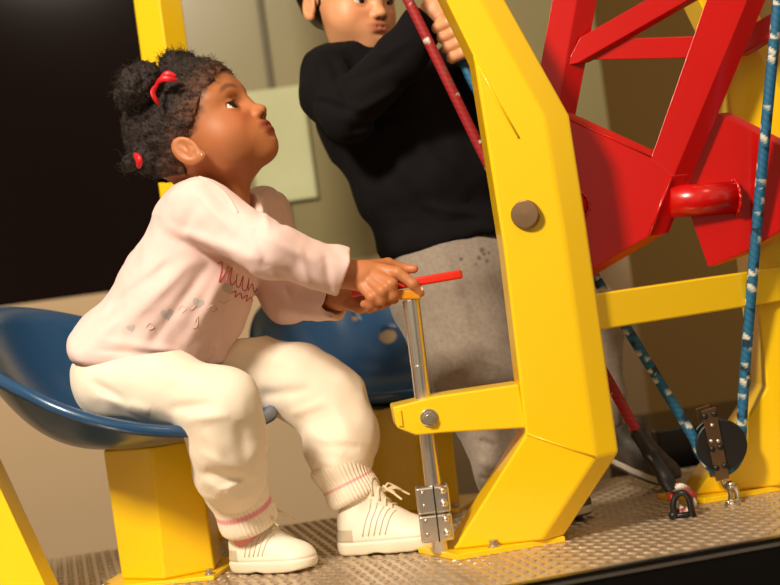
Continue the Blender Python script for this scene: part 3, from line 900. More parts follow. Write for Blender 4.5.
aS, aE, aW = P(200, 208, 2.01), P(268, 250, 1.965), P(345, 275, 2.005)     # near arm
bS, bE, bW = P(264, 214, 2.20), P(287, 296, 2.16), P(341, 297, 2.075)       # far arm
nk, fk = P(224, 408, 1.955), P(328, 392, 2.15)
lo, hi = boxof([P(70, 400, 2.2), P(430, 60, 2.1), P(70, 60, 2.25), P(400, 545, 2.1), P(200, 200, 1.93), P(200, 200, 2.26)], .01)
lo[0] = P(78, 300, 2.1).x; hi[0] = P(432, 300, 2.05).x; lo[2] = .03; hi[2] = P(190, 40, 2.1).z+.005; lo[1] = 1.92; hi[1] = 2.265
G = SDF(lo, hi, .0016)
G.ell(P(202, 238, 2.10), (.050, .075, .075), k=.02)
G.ell(P(178, 305, 2.10), (.055, .070, .080), k=.02)
G.ell(P(150, 370, 2.10), (.055, .075, .050), k=.02)
G.cap(P(218, 208, 2.10), P(206, 158, 2.10), .043, .037, .02)
G.cap(P(222, 195, 2.10), P(232, 168, 2.09), .030, .030, .02)
G.chain([(aS, .026), (aE, .021), (P(335, 272, 2.005), .0200)], .015)
G.chain([(bS, .026), (bE, .021), (bW, .0175)], .015)
G.chain([(P(130, 385, 2.04), .030), (nk, .026), (P(240, 490, 2.04), .024), (P(249, 534, 2.068), .017)], .02)
G.chain([(P(200, 365, 2.15), .030), (fk, .026), (P(344, 470, 2.11), .024), (P(358, 514, 2.10), .018)], .02)
hg.build(G)
# near hand
K = .006
G.ell(P(368, 276, 2.004), (.029, .0135, .0205), [[.97, 0, .22], [0, 1, 0], [-.22, 0, .97]], .008)
G.cap(P(330, 271, 2.005), P(362, 277, 2.005), .0200, .0185, .008)
G.chain([(P(382, 270, 2.0), .0088), (P(398, 273, 1.99), .0078), (P(413, 284, 1.985), .0068), (P(420.5, 293, 1.99), .0055)], K*.5)
G.chain([(P(378, 277, 1.992), .0085), (P(391, 284, 1.978), .0078), (P(393, 295, 1.982), .0068), (P(385, 298, 1.995), .006)], K*.8)
G.chain([(P(372, 283, 1.99), .0080), (P(382, 291, 1.977), .0072), (P(381, 300, 1.982), .0064), (P(373, 301, 1.995), .006)], K*.8)
G.chain([(P(364, 288, 1.992), .0075), (P(372, 297, 1.982), .0066), (P(371, 304, 1.988), .0058), (P(364, 304, 2.0), .0052)], K*.8)
G.chain([(P(366, 267, 2.012), .0095), (P(388, 264, 2.035), .0080), (P(404, 269, 2.04), .0070), (P(414, 269, 2.035), .0058)], K*.6)
# far hand
G.cap(bW, P(356, 300, 2.07), .0165, .015, .008)
G.ell(P(362, 299, 2.06), (.020, .012, .015), k=.008)
for i, (x, y) in enumerate(((394, 300), (386, 304), (377, 307), (368, 308))):
    G.chain([(P(x-20, y-4, 2.062), .0078), (P(x-8, y+1, 2.035), .0070), (P(x, y-1, 2.022), .0062), (P(x+1, y-8, 2.018), .0055)], K*.35)
G.chain([(P(360, 290, 2.07), .0085), (P(378, 284, 2.06), .0075), (P(392, 280, 2.045), .006)], K*.5)
pA, pB = P(225, 64, 2.05), P(184, 134, 2.0)
hn = (pA-pB).cross(hg.l).normalized(); hn = hn if hn.dot(hg.f) > 0 else -hn
def girlcol(p):
    c = hg.colors(SK, LIP, BRW, BLS)(p)
    d = (p-np.array(pA))@np.array(hn) + .004*vnoise(p[:, 0]*160, p[:, 1]*160, p[:, 2]*160, 5)
    x, y, z = hg.loc(p)
    m = np.clip(1-(d-.0)/.013, 0, 1)**1.5*(z > -.035)*(np.abs(y) < .066)*(p[:, 2] > .52)*.85
    return c*(1-m[:, None]) + np.array(BRW)*m[:, None]
body = meshobj('body', G.mesh('body', girlcol), M['skin_d'], girl)
del G
hg.eyes(body, (1, -.12, .26))
# fingernails of the near hand
for (x, y, d) in ((421, 289.5, 1.9855),):
    bm = NB(); ball(bm, P(x, y, d), .0034, sc=(1, .35, .9)); bmobj('fingernail', bm, M['print_tan'], body, True)
bm = NB(); ball(bm, hg.w(.0180, -.0725, -.062), .0024); bmobj('ear_stud', bm, M['gold'], body, True)

# hair
hc0 = hg.O; lo, hi = boxof([P(108, 180, 2.1), P(235, 40, 2.1), P(150, 100, 1.96), P(150, 100, 2.24)], .012)
G = SDF(lo, hi, .0016)
hg.e(G, (.002, 0, -.004), (.083, .074, .0755), .01); hg.e(G, (.032, 0, .004), (.054, .062, .057), .01)
a = Vector(hg.w(.058, 0, .060)); b_ = Vector(hg.w(.006, 0, -.026))
pA, pB = P(225, 64, 2.05), P(184, 134, 2.0)
nrm = (pA-pB).cross(hg.l).normalized(); nrm = nrm if nrm.dot(hg.f) > 0 else -nrm
G.half(pA, nrm, .006)
G.half(hg.w(-.03, 0, -.072), (-hg.u - hg.f*.1), .01)
def puff(x, y, d, r, k=.008, sc=(1, 1, 1)): G.ell(P(x, y, d), (r*sc[0], r*sc[1], r*sc[2]), k=k)
puff(137, 86, 2.02, .0265); puff(146, 76, 2.02, .020); puff(130, 97, 2.03, .020)
puff(175, 66, 2.10, .022); puff(186, 66, 2.12, .017); puff(208, 70, 2.10, .011, sc=(1.2, 2.4, .9)); puff(196, 72, 2.10, .016, sc=(1, 2.2, 1))
puff(150, 156, 2.05, .022); puff(130, 163, 2.03, .0115); puff(160, 132, 2.06, .032); puff(170, 160, 2.06, .026)
# room for the ears
for y in (-1, 1): G.ell(hg.w(.008, y*.078, -.050), (.021*1.1, .020, .024*1.1), hg.R, .006, 'sub')
G.noise(95, .0028, 3, 3)
me = G.mesh('hair'); del G
bmc = NB(); bmc.from_mesh(me); curls(bmc, me, 4600, .005, .011, .00045, 4, [(P(137, 86, 2.02), .034), (P(178, 66, 2.1), .028), (P(130, 163, 2.03), .018), (P(208, 70, 2.1), .02)])
m2 = bpy.data.meshes.new('hair'); bmc.to_mesh(m2); bmc.free()
hp = np.empty(len(m2.vertices)*3, np.float32); m2.vertices.foreach_get('co', hp); hp = hp.reshape(-1, 3).astype(np.float64)
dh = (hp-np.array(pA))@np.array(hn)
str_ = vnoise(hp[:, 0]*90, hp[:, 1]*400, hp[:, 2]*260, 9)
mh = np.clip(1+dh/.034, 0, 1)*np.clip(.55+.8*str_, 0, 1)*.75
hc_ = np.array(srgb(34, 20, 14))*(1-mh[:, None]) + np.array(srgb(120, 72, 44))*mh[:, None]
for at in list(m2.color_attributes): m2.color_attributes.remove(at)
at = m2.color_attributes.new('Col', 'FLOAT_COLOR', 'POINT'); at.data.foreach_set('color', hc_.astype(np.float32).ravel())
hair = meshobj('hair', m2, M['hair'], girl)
for pts in ([(156, 84, 2.0), (162, 79, 1.992), (170, 79, 1.99), (178, 80, 1.995)], [(158, 84, 1.998), (153, 92, 1.990), (156, 100, 1.99), (160, 106, 1.995)], [(160, 80, 2.0), (167, 74, 1.995), (176, 76, 1.995)]):
    bm = NB(); tube(bm, catmull(ln(*pts), 8), lambda t: .0012+.0034*math.sin(math.pi*min(1, t*.9+.1)), 10, flat=.45)
    bmobj('hair_tie', bm, M['tie'], hair, True)
bm = NB(); tube(bm, catmull(ln((134, 154, 2.005), (139, 160, 1.998), (138, 168, 2.004)), 8), lambda t: .002+.0045*math.sin(math.pi*t), 10, flat=.6)
bmobj('hair_tie', bm, M['tie'], hair, True)

# shirt
TF = Vector((math.cos(math.radians(-22)), math.sin(math.radians(-22)), 0))
lean = math.radians(32)
TU = Vector((TF.x*math.sin(lean), TF.y*math.sin(lean), math.cos(lean))); TFF = (TF - TU*TF.dot(TU)).normalized(); TL = TU.cross(TFF)
TR = [[TFF[i], TL[i], TU[i]] for i in range(3)]
lo, hi = boxof([P(64, 375, 2.1), P(350, 170, 2.1), P(350, 330, 2.0), P(200, 200, 1.90), P(200, 200, 2.28)], .012)
G = SDF(lo, hi, .0021)
G.ell(P(206, 243, 2.10), (.074, .106, .092), TR, .02)
G.ell(P(214, 215, 2.10), (.050, .100, .045), TR, .03)
G.ell(P(182, 300, 2.10), (.089, .112, .095), TR, .04)
G.ell(P(152, 345, 2.10), (.092, .116, .066), TR, .03)
G.ell(P(122, 350, 2.09), (.054, .108, .034), TR, .03)
G.chain([(aS, .040), (aE, .0335), (P(346, 275, 2.0), .0290)], .022)
G.chain([(bS, .040), (bE, .034), (P(343, 301, 2.075), .0265)], .020)
G.cap(P(335, 268, 2.0), P(349, 270, 2.0), .028, .028, .01)
# hem, cuffs, neck
ha_, hb_ = P(72, 361, 2.1), P(208, 364, 2.1); nv = (hb_-ha_).cross(Vector((0, 1, 0))); nv = nv if nv.z < 0 else -nv
sl = G._sl([lo[0], lo[1], lo[2]], [P(262, 350, 2.1).x, hi[1], hi[2]]); X, Y, Z = G._g(sl); nv.normalize()
G.comb(sl, (X-ha_[0])*nv[0]+(Y-ha_[1])*nv[1]+(Z-ha_[2])*nv[2], .006, 'int')
cd = (P(352, 277, 2.0)-P(320, 268, 1.99)).normalized()
def cutcuff(p, d, R):
    sl = G._sl([p[i]-R for i in range(3)], [p[i]+R+.02 for i in range(3)]); X, Y, Z = G._g(sl)
    G.comb(sl, (X-p[0])*d[0]+(Y-p[1])*d[1]+(Z-p[2])*d[2], .003, 'int')
cutcuff(P(342, 275, 2.0), cd, .05)
G.cap(P(331, 272, 2.0), P(352, 277, 2.0), .0240, .0255, .002, 'sub')
cd2 = (P(343, 301, 2.075)-P(310, 299, 2.11)).normalized()
cutcuff(P(338, 300, 2.08), cd2, .045)
G.cap(P(331, 300, 2.085), P(348, 301, 2.07), .0190, .0215, .002, 'sub')
G.cap(P(216, 205, 2.10), P(226, 165, 2.095), .046, .056, .006, 'sub')
G.cap(P(240, 206, 2.085), P(252, 188, 2.07), .024, .028, .012, 'sub')
nr = 2.11
G.folds([(185, 232, 262, 262, 7, .0035), (180, 240, 250, 275, 5, -.0035), (190, 262, 120, 330, 7, .0035), (210, 262, 150, 345, 6, -.003), (225, 275, 185, 348, 7, .003),
         (165, 225, 215, 250, 6, .002), (155, 215, 130, 270, 7, -.0025), (170, 262, 108, 310, 5, -.0028), (150, 290, 95, 340, 6, .0025), (240, 290, 215, 345, 6, -.003),
         (262, 235, 320, 262, 6, .0015), (258, 262, 300, 283, 5, -.002), (280, 250, 335, 285, 5, -.001), (255, 228, 268, 268, 5, -.0022), (300, 250, 310, 290, 4, .0015), (325, 256, 330, 292, 4, -.0015),
         (195, 190, 230, 228, 5, .0018), (205, 185, 245, 222, 4, -.0012), (200, 200, 180, 235, 6, -.0015), (100, 340, 180, 352, 4, .002), (95, 350, 190, 357, 3, -.0018), (130, 300, 160, 262, 6, .002)], nr)
G.folds([(275, 190, 283, 225, 4, -.003), (262, 195, 268, 230, 4, .002), (275, 310, 325, 318, 5, .002), (285, 285, 300, 318, 4, -.0025)])
G.noise(28, .0020, 11, 2); G.noise(70, .0007, 15, 1)
shirt = meshobj('shirt', G.mesh('shirt'), M['shirt'], girl)
smv = [v.co.copy() for v in shirt.data.vertices]; smf = [list(p_.vertices) for p_ in shirt.data.polygons]
SB = BVHTree.FromPolygons(smv, smf); del G
CAM = Vector((0, 0, H))
def on(bv, x, y, off=.0008):
    d = (P(x, y, 2)-CAM).normalized(); h_ = bv.ray_cast(CAM, d)
    return None if h_[0] is None else h_[0] + h_[1]*(off if h_[1].dot(d) < 0 else -off)
def stroke(bm, bv, pts, r, closed=False, off=.0004):
    q = catmull([Vector((a, b, 0)) for a, b in pts], 6, closed); w = [on(bv, p_.x, p_.y, off) for p_ in q]
    w = [p_ for p_ in w if p_ is not None]
    run = [w[0]] if w else []
    for p_ in w[1:]:
        if (p_-run[-1]).length > .015:
            if len(run) > 2: tube(bm, run, r, 5)
            run = []
        run.append(p_)
    if len(run) > 2: tube(bm, run, r, 5)
# collar, cuff and hem seams
bm = NB(); stroke(bm, SB, [(181, 178), (195, 176), (208, 181), (221, 190), (230, 200), (238, 213)], .0016)
stroke(bm, SB, [(185, 181), (197, 180), (207, 185), (218, 193), (227, 203)], .0007); bmobj('collar_seam', bm, M['shirt'], shirt, True)
# print: script lettering, hearts, flourishes
bm = NB()
for s_ in ([(218, 264), (222, 262), (221, 272), (219, 282), (223, 276), (228, 268), (229, 266)], [(226, 283), (229, 272), (232, 268), (230, 280), (232, 285), (236, 280)],
           [(237, 274), (236, 284), (239, 287), (243, 276), (242, 288), (246, 290), (249, 278)], [(249, 278), (248, 290), (252, 284), (254, 292), (257, 288)],
           [(231, 293), (236, 291), (235, 297), (240, 293), (242, 299)], [(243, 298), (247, 295), (246, 301), (251, 297), (252, 302)]):
    stroke(bm, SB, s_, .00065)
bmobj('script_print', bm, M['print_pink'], shirt, True)
def heart(x, y, s, m, ang=-.2):
    bm = NB(); q = []
    for i in range(28):
        t = 2*math.pi*i/28; a = 16*math.sin(t)**3/16*s; b = -(13*math.cos(t)-5*math.cos(2*t)-2*math.cos(3*t)-math.cos(4*t))/16*s
        q.append((x+a*math.cos(ang)-b*math.sin(ang), y+a*math.sin(ang)+b*math.cos(ang)))
    w = [on(SB, *p_, .0003) for p_ in q]; c = on(SB, x, y, .0003)
    if c is None or any(p_ is None or (p_-c).length > .02 for p_ in w): bm.free(); return
    prev = [bm.verts.new(p_) for p_ in w]
    for k in (.75, .5, .25):
        ww = [on(SB, x+(a-x)*k, y+(b-y)*k, .0004) or c for a, b in q]; cur = [bm.verts.new(p_) for p_ in ww]
        for i in range(28): bm.faces.new((prev[i], prev[(i+1) % 28], cur[(i+1) % 28], cur[i]))
        prev = cur
    cv = bm.verts.new(c)
    for i in range(28): bm.faces.new((cv, prev[i], prev[(i+1) % 28]))
    bmobj('heart_print', bm, m, shirt, True)
heart(167, 314, 6.5, M['print_grey']); heart(198, 303, 6, M['print_grey'], .3); heart(131, 328, 4.5, M['print_grey']); heart(228, 289, 5.5, M['print_grey'])
for s_ in ([(178, 310), (182, 306), (186, 309), (182, 313)], [(187, 306), (191, 310), (196, 305)], [(208, 308), (213, 305), (217, 309), (212, 312), (209, 309)], [(195, 322), (198, 316), (197, 326), (193, 328)],
           [(146, 327), (150, 323), (154, 327), (149, 330)], [(218, 300), (224, 303), (229, 300)]):
    bm = NB(); stroke(bm, SB, s_, .0005)
    if len(bm.verts): bmobj('flourish_print', bm, M['print_tan'], shirt, True)

# sweatpants
PK, CRM = srgb(226, 150, 158), srgb(241, 227, 206)
lo, hi = boxof([P(75, 420, 2.1), P(385, 330, 2.1), P(300, 535, 2.05), P(200, 360, 1.93), P(200, 360, 2.25)], .012)
lo[1] = 1.885; hi[1] = 2.25
G = SDF(lo, hi, .0021)
G.ell(P(136, 376, 2.10), (.072, .112, .052), TR, .03)
G.ell(P(112, 386, 2.07), (.044, .06, .040), k=.03)
G.chain([(P(112, 386, 2.02), .041), (P(165, 386, 1.985), .0455), (P(222, 407, 1.955), .0465), (P(227, 440, 1.975), .0465), (P(230, 470, 2.015), .0450), (P(234, 483, 2.03), .038)], .022)
G.chain([(P(180, 370, 2.15), .046), (P(250, 368, 2.16), .0450), (P(300, 383, 2.155), .0505), (P(326, 400, 2.15), .0520), (P(343, 436, 2.13), .0465), (P(340, 452, 2.115), .0425), (P(341, 462, 2.11), .036)], .022)
G.folds([(95, 395, 150, 412, 6, .003), (90, 380, 130, 405, 5, -.0025), (150, 372, 215, 385, 8, .0018), (170, 408, 215, 405, 6, -.003), (185, 420, 230, 415, 5, .002),
         (205, 430, 225, 470, 7, .002), (240, 420, 245, 465, 7, -.0025), (200, 480, 240, 500, 6, .0035), (205, 470, 250, 482, 5, -.003), (215, 495, 262, 472, 4, .002), (200, 452, 232, 470, 5, .0015)], 2.08)
G.folds([(225, 345, 300, 365, 8, .002), (262, 395, 310, 390, 6, -.003), (290, 415, 330, 400, 5, .002), (310, 430, 345, 455, 6, .0028), (318, 445, 360, 448, 5, -.003), (330, 400, 350, 440, 7, .002), (308, 458, 340, 468, 5, .002)])
G.noise(26, .0022, 21, 2)
pants = meshobj('sweatpants', G.mesh('sweatpants', solidcol(CRM)), M['pants'], girl); del G
def cuff(p, q, r0, r1, stripe):
    d = (q-p).normalized(); x, y = frame_of(d); L = (q-p).length; NTH = 240
    vs_ = []; cols = []; rows = []
    prof = [(0, r0*.80), (.002, r0*.93), (.006, r0)] + [(L*t, r0 + (r1-r0)*t + .0016*math.sin(t*9)) for t in np.linspace(.2, .92, 16)] + [(L*.97, r1*.99), (L, r1*.94), (L*.985, r1*.84), (L*.90, r1*.80)]
    for t, r in prof:
        for k in range(NTH):
            a = 2*math.pi*k/NTH
            rr = r + .0009*math.sin(a*44) if r > r1*.9 else r
            vs_.append(tuple(p + d*t + (x*math.cos(a)+y*math.sin(a))*rr))
            s_ = t/L; cols.append(PK if stripe[0] < s_ < stripe[1] else CRM)
    n = len(prof)
    fs_ = [(i*NTH+k, i*NTH+(k+1) % NTH, (i+1)*NTH+(k+1) % NTH, (i+1)*NTH+k) for i in range(n-1) for k in range(NTH)]
    me = bpy.data.meshes.new('cuff'); me.from_pydata(vs_, [], fs_)
    at = me.color_attributes.new('Col', 'FLOAT_COLOR', 'POINT'); at.data.foreach_set('color', np.array(cols, np.float32).ravel())
    o = meshobj('cuff', me, M['pants'], pants); return o
cuff(P(231, 478, 2.04), P(251, 526, 2.062), .0425, .0380, (.56, .66))
cuff(P(336, 458, 2.11), P(357, 500, 2.105), .0415, .0355, (.54, .63))
bm = NB(); tube(bm, [P(351, 488, 2.106), P(356, 502, 2.103), P(359, 512, 2.10)], .0225, 32); bmobj('sock', bm, M['sock'], girl, True)
bm = NB(); tube(bm, [P(245, 512, 2.05), P(249, 524, 2.06), P(249, 534, 2.067), P(249, 543, 2.072)], .0228, 32); bmobj('sock', bm, M['sock'], girl, True)

def shoe(heel, yaw, L, par, name, cols, dark=False, zs=1.28, pitch=0):
    """heel: floor point under the heel; toe points along yaw"""
    f = Vector((math.cos(yaw)*math.cos(pitch), math.sin(yaw)*math.cos(pitch), math.sin(pitch))); l = Vector((-math.sin(yaw), math.cos(yaw), 0)); up = f.cross(l)
    R = [[f[i], l[i], up[i]] for i in range(3)]
    w = lambda x, y, z: heel + f*(x*L) + l*(y*L) + up*((z if z < .11 else .11+(z-.11)*zs)*L)
    pts = [w(-.1, -.3, -.02), w(1.1, .3, .72), w(-.1, .3, .72), w(1.1, -.3, -.02), w(-.1, -.3, .72), w(1.1, .3, -.02)]
    lo, hi = boxof(pts, .004); G = SDF(lo, hi, .0013)
    # upper
    G.ell(w(.20, 0, .20), (.20*L, .185*L, .26*L), R, .01)
    G.ell(w(.45, 0, .17), (.30*L, .20*L, .27*L), R, .02)
    G.ell(w(.74, .01, .12), (.26*L, .205*L, .175*L), R, .02)
    G.cap(w(.20, 0, .30), w(.26, 0, .46), .165*L, .155*L, .01)
    G.cap(w(.42, 0, .40), w(.36, 0, .52), .10*L, .085*L, .012)           # tongue
    G.cap(w(.20, 0, .40), w(.26, 0, .64), .128*L, .15*L, .004, 'sub')
    # sole
    for x0, x1, r in ((.13, .5, .15), (.5, .80, .18)):
        G.cap(w(x0, 0, .085), w(x1, .0, .085), r*L*1.0, (.185 if x1 < .7 else .19)*L, .01)
    X, Y, Z = G._g((slice(None),)*3)
    lz = ((X-heel[0])*up[0]+(Y-heel[1])*up[1]+(Z-heel[2])*up[2])
    lx = ((X-heel[0])*f[0]+(Y-heel[1])*f[1]+(Z-heel[2])*f[2])/L
    # sole groove and flat bottom, arch and toe spring
    band = np.exp(-((lz/L-.135)/.010)**2)*.0014
    G.A += band.astype(np.float32)
    bot = .018*np.exp(-((lx-.40)/.07)**2) + .12*np.clip(lx-.74, 0, 1)
    G.comb((slice(None),)*3, (bot*L + .001 - lz), .003, 'int')
    me = G.mesh(name, solidcol(cols[0])); v = np.empty(len(me.vertices)*3, np.float32); me.vertices.foreach_get('co', v); v = v.reshape(-1, 3)-np.array(heel)
    lz = v@np.array(up)/L; lx = v@np.array(f)/L
    col = np.tile(np.array(cols[0]), (len(v), 1)); 
    m = lz < .13; col[m] = cols[1]
    if dark: m = (lz > .06) & (lz < .125); col[m] = cols[2]
    else: m = (lz > .14) & (lz < .26) & (lx < .24-.3*(lz-.16)) & (lx < .20); col[m] = cols[2]
    me.color_attributes['Col'].data.foreach_set('color', col.astype(np.float32).ravel())
    o = meshobj(name, me, M['shoe'], par)
    bv = BVHTree.FromPolygons([q.co.copy() for q in me.vertices], [list(p_.vertices) for p_ in me.polygons])
    def proj(x, y, z):
        c = w(x, 0, .12); t = w(x, y, z); d = (t-c).normalized(); h_ = bv.ray_cast(c+d*.3*L+d*.5, -d)
        return (h_[0]+d*.0004) if h_[0] is not None else t
    if not dark:
        bm = NB()
        for k in range(5):
            x0 = .30+.055*k
            for s_ in (-1, 1):
                pts = [proj(x0+.10*t, s_*(.19-.10*t), .17+.20*t) for t in np.linspace(0, 1, 10)]
                tube(bm, pts, .0008, 5)
        bmobj('side_stripes', bm, M['shoe_stripe'], o, True)
        bm = NB()
        for k in range(4):
            x0 = .42+.055*k
            pts = [proj(x0+.012*math.sin(t*3), t*.09, .40) + up*.001 for t in np.linspace(-1, 1, 10)]
            tube(bm, pts, .0021, 6, flat=.6)
        tp = proj(.50, 0, .40)+up*.003
        for s_ in (-1, 1):
            tube(bm, catmull([tp, tp+l*(s_*.010)+f*.004+up*.008, tp+l*(s_*.015)+f*.010+up*.004, tp+l*(s_*.016)+f*.020-up*.003, tp+l*(s_*.010)+f*.014+up*.001, tp], 8), .0017, 6)
            tube(bm, catmull([tp, tp+l*(s_*.012)+f*.012+up*.003, tp+l*(s_*.017)+f*.022-up*.005, tp+l*(s_*.020)+f*.030-up*.011], 8), .0016, 6)
        bmobj('laces', bm, M['lace'], o, True)
    return o
WHT = (srgb(240, 231, 212), srgb(238, 228, 206), srgb(196, 184, 158))
def heelof(p, yaw, L): return Vector((p.x - math.cos(yaw)*.235*L, p.y - math.sin(yaw)*.235*L, .0012))
shoe(heelof(P(248, 530, 2.075), math.radians(-30), .130), math.radians(-30), .130, girl, 'shoe', WHT)
shoe(heelof(P(359, 508, 2.10), math.radians(-16), .145), math.radians(-16), .145, girl, 'shoe', WHT)

# ---------------------------------------------------------------- the boy
def PB(x, y, d): return P(x, y, d-.12)
boy = empty('person', 'child in a black long sleeved top and grey sweatpants standing and gripping the blue rope', 'person')
hb_ = Head(PB(345, -14, 2.50), math.radians(-50), math.radians(-8), math.radians(-2), .975)
SKB, LIPB, BRB, BLB = srgb(228, 164, 118), srgb(206, 128, 98), srgb(40, 24, 16), srgb(226, 140, 100)
cS, cE, cW = PB(330, 82, 2.42), PB(346, 112, 2.34), PB(436, 10, 2.345)
dS, dE, dW = PB(452, 70, 2.55), PB(500, 90, 2.46), PB(446, -25, 2.40)
lo, hi = boxof([PB(300, 60, 2.5), PB(300, -110, 2.5), PB(520, 300, 2.5), PB(640, 440, 2.4)], .02)
lo[1] = 2.10; hi[1] = 2.52; lo[2] = .03; hi[0] = PB(640, 400, 2.45).x
G = SDF(lo, hi, .0021)
hb_.build(G, True)
G.cap(PB(352, 10, 2.50), PB(368, 70, 2.50), .044, .048, .02)
G.ell(PB(400, 120, 2.50), (.075, .055, .08), k=.03); G.ell(PB(440, 230, 2.50), (.070, .055, .10), k=.03)
G.chain([(cS, .026), (PB(340, 105, 2.37), .022), (PB(352, 108, 2.355), .022), (PB(400, 56, 2.34), .022), (cW, .021)], .008); G.chain([(dS, .034), (dE, .028), (dW, .021)], .015)
G.chain([(PB(450, 300, 2.45), .05), (PB(478, 390, 2.38), .036), (PB(505, 490, 2.33), .026)], .02)
G.chain([(PB(480, 300, 2.52), .05), (PB(585, 310, 2.50), .038), (PB(612, 430, 2.50), .024)], .02)
# near hand around the rope
G.cap(cW, PB(446, 22, 2.335), .0205, .017, .008)
G.ell(PB(458, 36, 2.325), (.020, .013, .027), k=.008)
rp = lambda y: (448 + (y-32)*.5)
for i, (y, d) in enumerate(((24, 0), (34, 0), (44, 0), (54, 0))):
    x = rp(y)
    G.chain([(PB(x+16, y-8, 2.322), .0086), (PB(x+4, y-1, 2.303), .0082), (PB(x-7, y+4, 2.312), .0076), (PB(x-7, y+4, 2.335), .0068)], .0025)
G.chain([(PB(452, 18, 2.33), .0090), (PB(442, 20, 2.315), .008), (PB(438, 28, 2.315), .0068)], .004)
# second hand above it
G.ell(PB(440, -12, 2.37), (.018, .014, .024), k=.008)
for y in (-26, -16, -6, 3):
    x = rp(y)+4
    G.chain([(PB(x+14, y-8, 2.36), .008), (PB(x+4, y-1, 2.335), .008), (PB(x-6, y+2, 2.345), .0072), (PB(x-6, y+2, 2.37), .006)], .0025)
bodyb = meshobj('body', G.mesh('body', hb_.colors(SKB, LIPB, BRB, BLB)), M['skin_l'], boy); del G
hb_.eyes(bodyb, (1, .2, .1))
lo, hi = boxof([PB(285, -130, 2.5), PB(420, 50, 2.5), PB(350, 0, 2.38), PB(350, 0, 2.62)], .01)
G = SDF(lo, hi, .0024)
hb_.e(G, (-.004, 0, .008), (.086, .075, .086), .01)
G.half(hb_.w(.060, 0, .05), (hb_.f*.085 - hb_.u*.045).normalized(), .008)
G.half(hb_.w(-.05, 0, -.070), -hb_.u, .008)
for y in (-1, 1): G.ell(hb_.w(.002, y*.082, -.030), (.020, .020, .026), hb_.R, .004, 'sub')
G.noise(70, .002, 8, 2)
meshobj('hair', G.mesh('hair'), M['hair_s'], boy); del G
# top
lo, hi = boxof([PB(290, 20, 2.5), PB(520, 285, 2.5), PB(450, 0, 2.5)], .02); lo[1] = 2.15; hi[1] = 2.52
G = SDF(lo, hi, .0024)
G.ell(PB(392, 112, 2.49), (.120, .085, .095), [[.9, 0, -.4], [0, 1, 0], [.4, 0, .9]], .03)
G.ell(PB(362, 78, 2.49), (.080, .075, .045), k=.03)
G.ell(PB(425, 185, 2.48), (.112, .090, .090), k=.04)
G.ell(PB(462, 130, 2.52), (.07, .06, .10), k=.04)
G.ell(PB(446, 240, 2.47), (.105, .090, .060), k=.03)
G.ell(PB(340, 60, 2.47), (.055, .05, .030), k=.03)
G.chain([(PB(326, 72, 2.43), .040), (PB(330, 95, 2.40), .043), (PB(348, 112, 2.35), .042), (PB(400, 58, 2.335), .036), (cW, .0285)], .012)
G.chain([(dS, .042), (dE, .038), (dW, .03)], .02)
a = PB(384, 264, 2.4); b_ = PB(440, 236, 2.4); c_ = PB(520, 228, 2.4)
nv = (c_-a).cross(Vector((0, 1, 0))).normalized(); nv = nv if nv.z < 0 else -nv
sl = (slice(None),)*3; X, Y, Z = G._g(sl); p0 = PB(440, 247, 2.4)
G.comb(sl, (X-p0[0])*nv[0]+(Y-p0[1])*nv[1]+(Z-p0[2])*nv[2], .01, 'int')
cd = (PB(440, 6, 2.34)-PB(400, 58, 2.33)).normalized(); q = PB(427, 20, 2.34)
sl = G._sl([q[0]-.06, 2.15, q[2]-.05], [q[0]+.08, 2.29, q[2]+.09]); X, Y, Z = G._g(sl)
G.comb(sl, (X-q[0])*cd[0]+(Y-q[1])*cd[1]+(Z-q[2])*cd[2], .002, 'int')
G.cap(PB(418, 32, 2.34), PB(440, 5, 2.345), .0235, .025, .002, 'sub')
G.cap(PB(360, 60, 2.48), PB(358, 22, 2.475), .040, .056, .006, 'sub')
G.folds([(330, 60, 350, 105, 5, -.004), (318, 100, 365, 118, 5, -.004), (345, 118, 400, 90, 6, .004), (350, 130, 410, 110, 5, -.005), (370, 60, 410, 40, 5, .003), (345, 85, 400, 60, 5, -.003),
         (400, 120, 470, 200, 8, .004), (370, 150, 440, 230, 8, -.004), (350, 150, 380, 240, 7, .003), (420, 205, 490, 215, 5, .003), (400, 225, 480, 222, 5, -.003), (310, 60, 320, 100, 5, .003)], 2.38)
G.noise(24, .0035, 31, 2)
meshobj('top', G.mesh('top'), M['black_cloth'], boy); del G
# trousers
lo, hi = boxof([PB(380, 250, 2.5), PB(640, 250, 2.5), PB(600, 440, 2.5), PB(480, 505, 2.35)], .02); lo[1] = 2.13; hi[1] = 2.52
G = SDF(lo, hi, .0024)
G.ell(PB(455, 275, 2.46), (.105, .098, .072), k=.03)
G.chain([(PB(452, 300, 2.44), .092), (PB(468, 345, 2.42), .078), (PB(485, 390, 2.39), .066), (PB(500, 430, 2.36), .052), (PB(507, 470, 2.335), .042), (PB(509, 488, 2.33), .036)], .025)
G.chain([(PB(480, 290, 2.50), .075), (PB(560, 300, 2.50), .062), (PB(590, 320, 2.50), .052), (PB(598, 400, 2.49), .040), (PB(600, 418, 2.49), .034)], .02)
G.folds([(480, 440, 495, 448, 4, -.005), (478, 462, 500, 470, 4, .004), (475, 425, 500, 420, 6, .003), (480, 478, 505, 482, 3, -.004), (440, 250, 470, 330, 9, .003), (430, 320, 470, 370, 8, -.002)])
G.noise(22, .002, 41, 2)
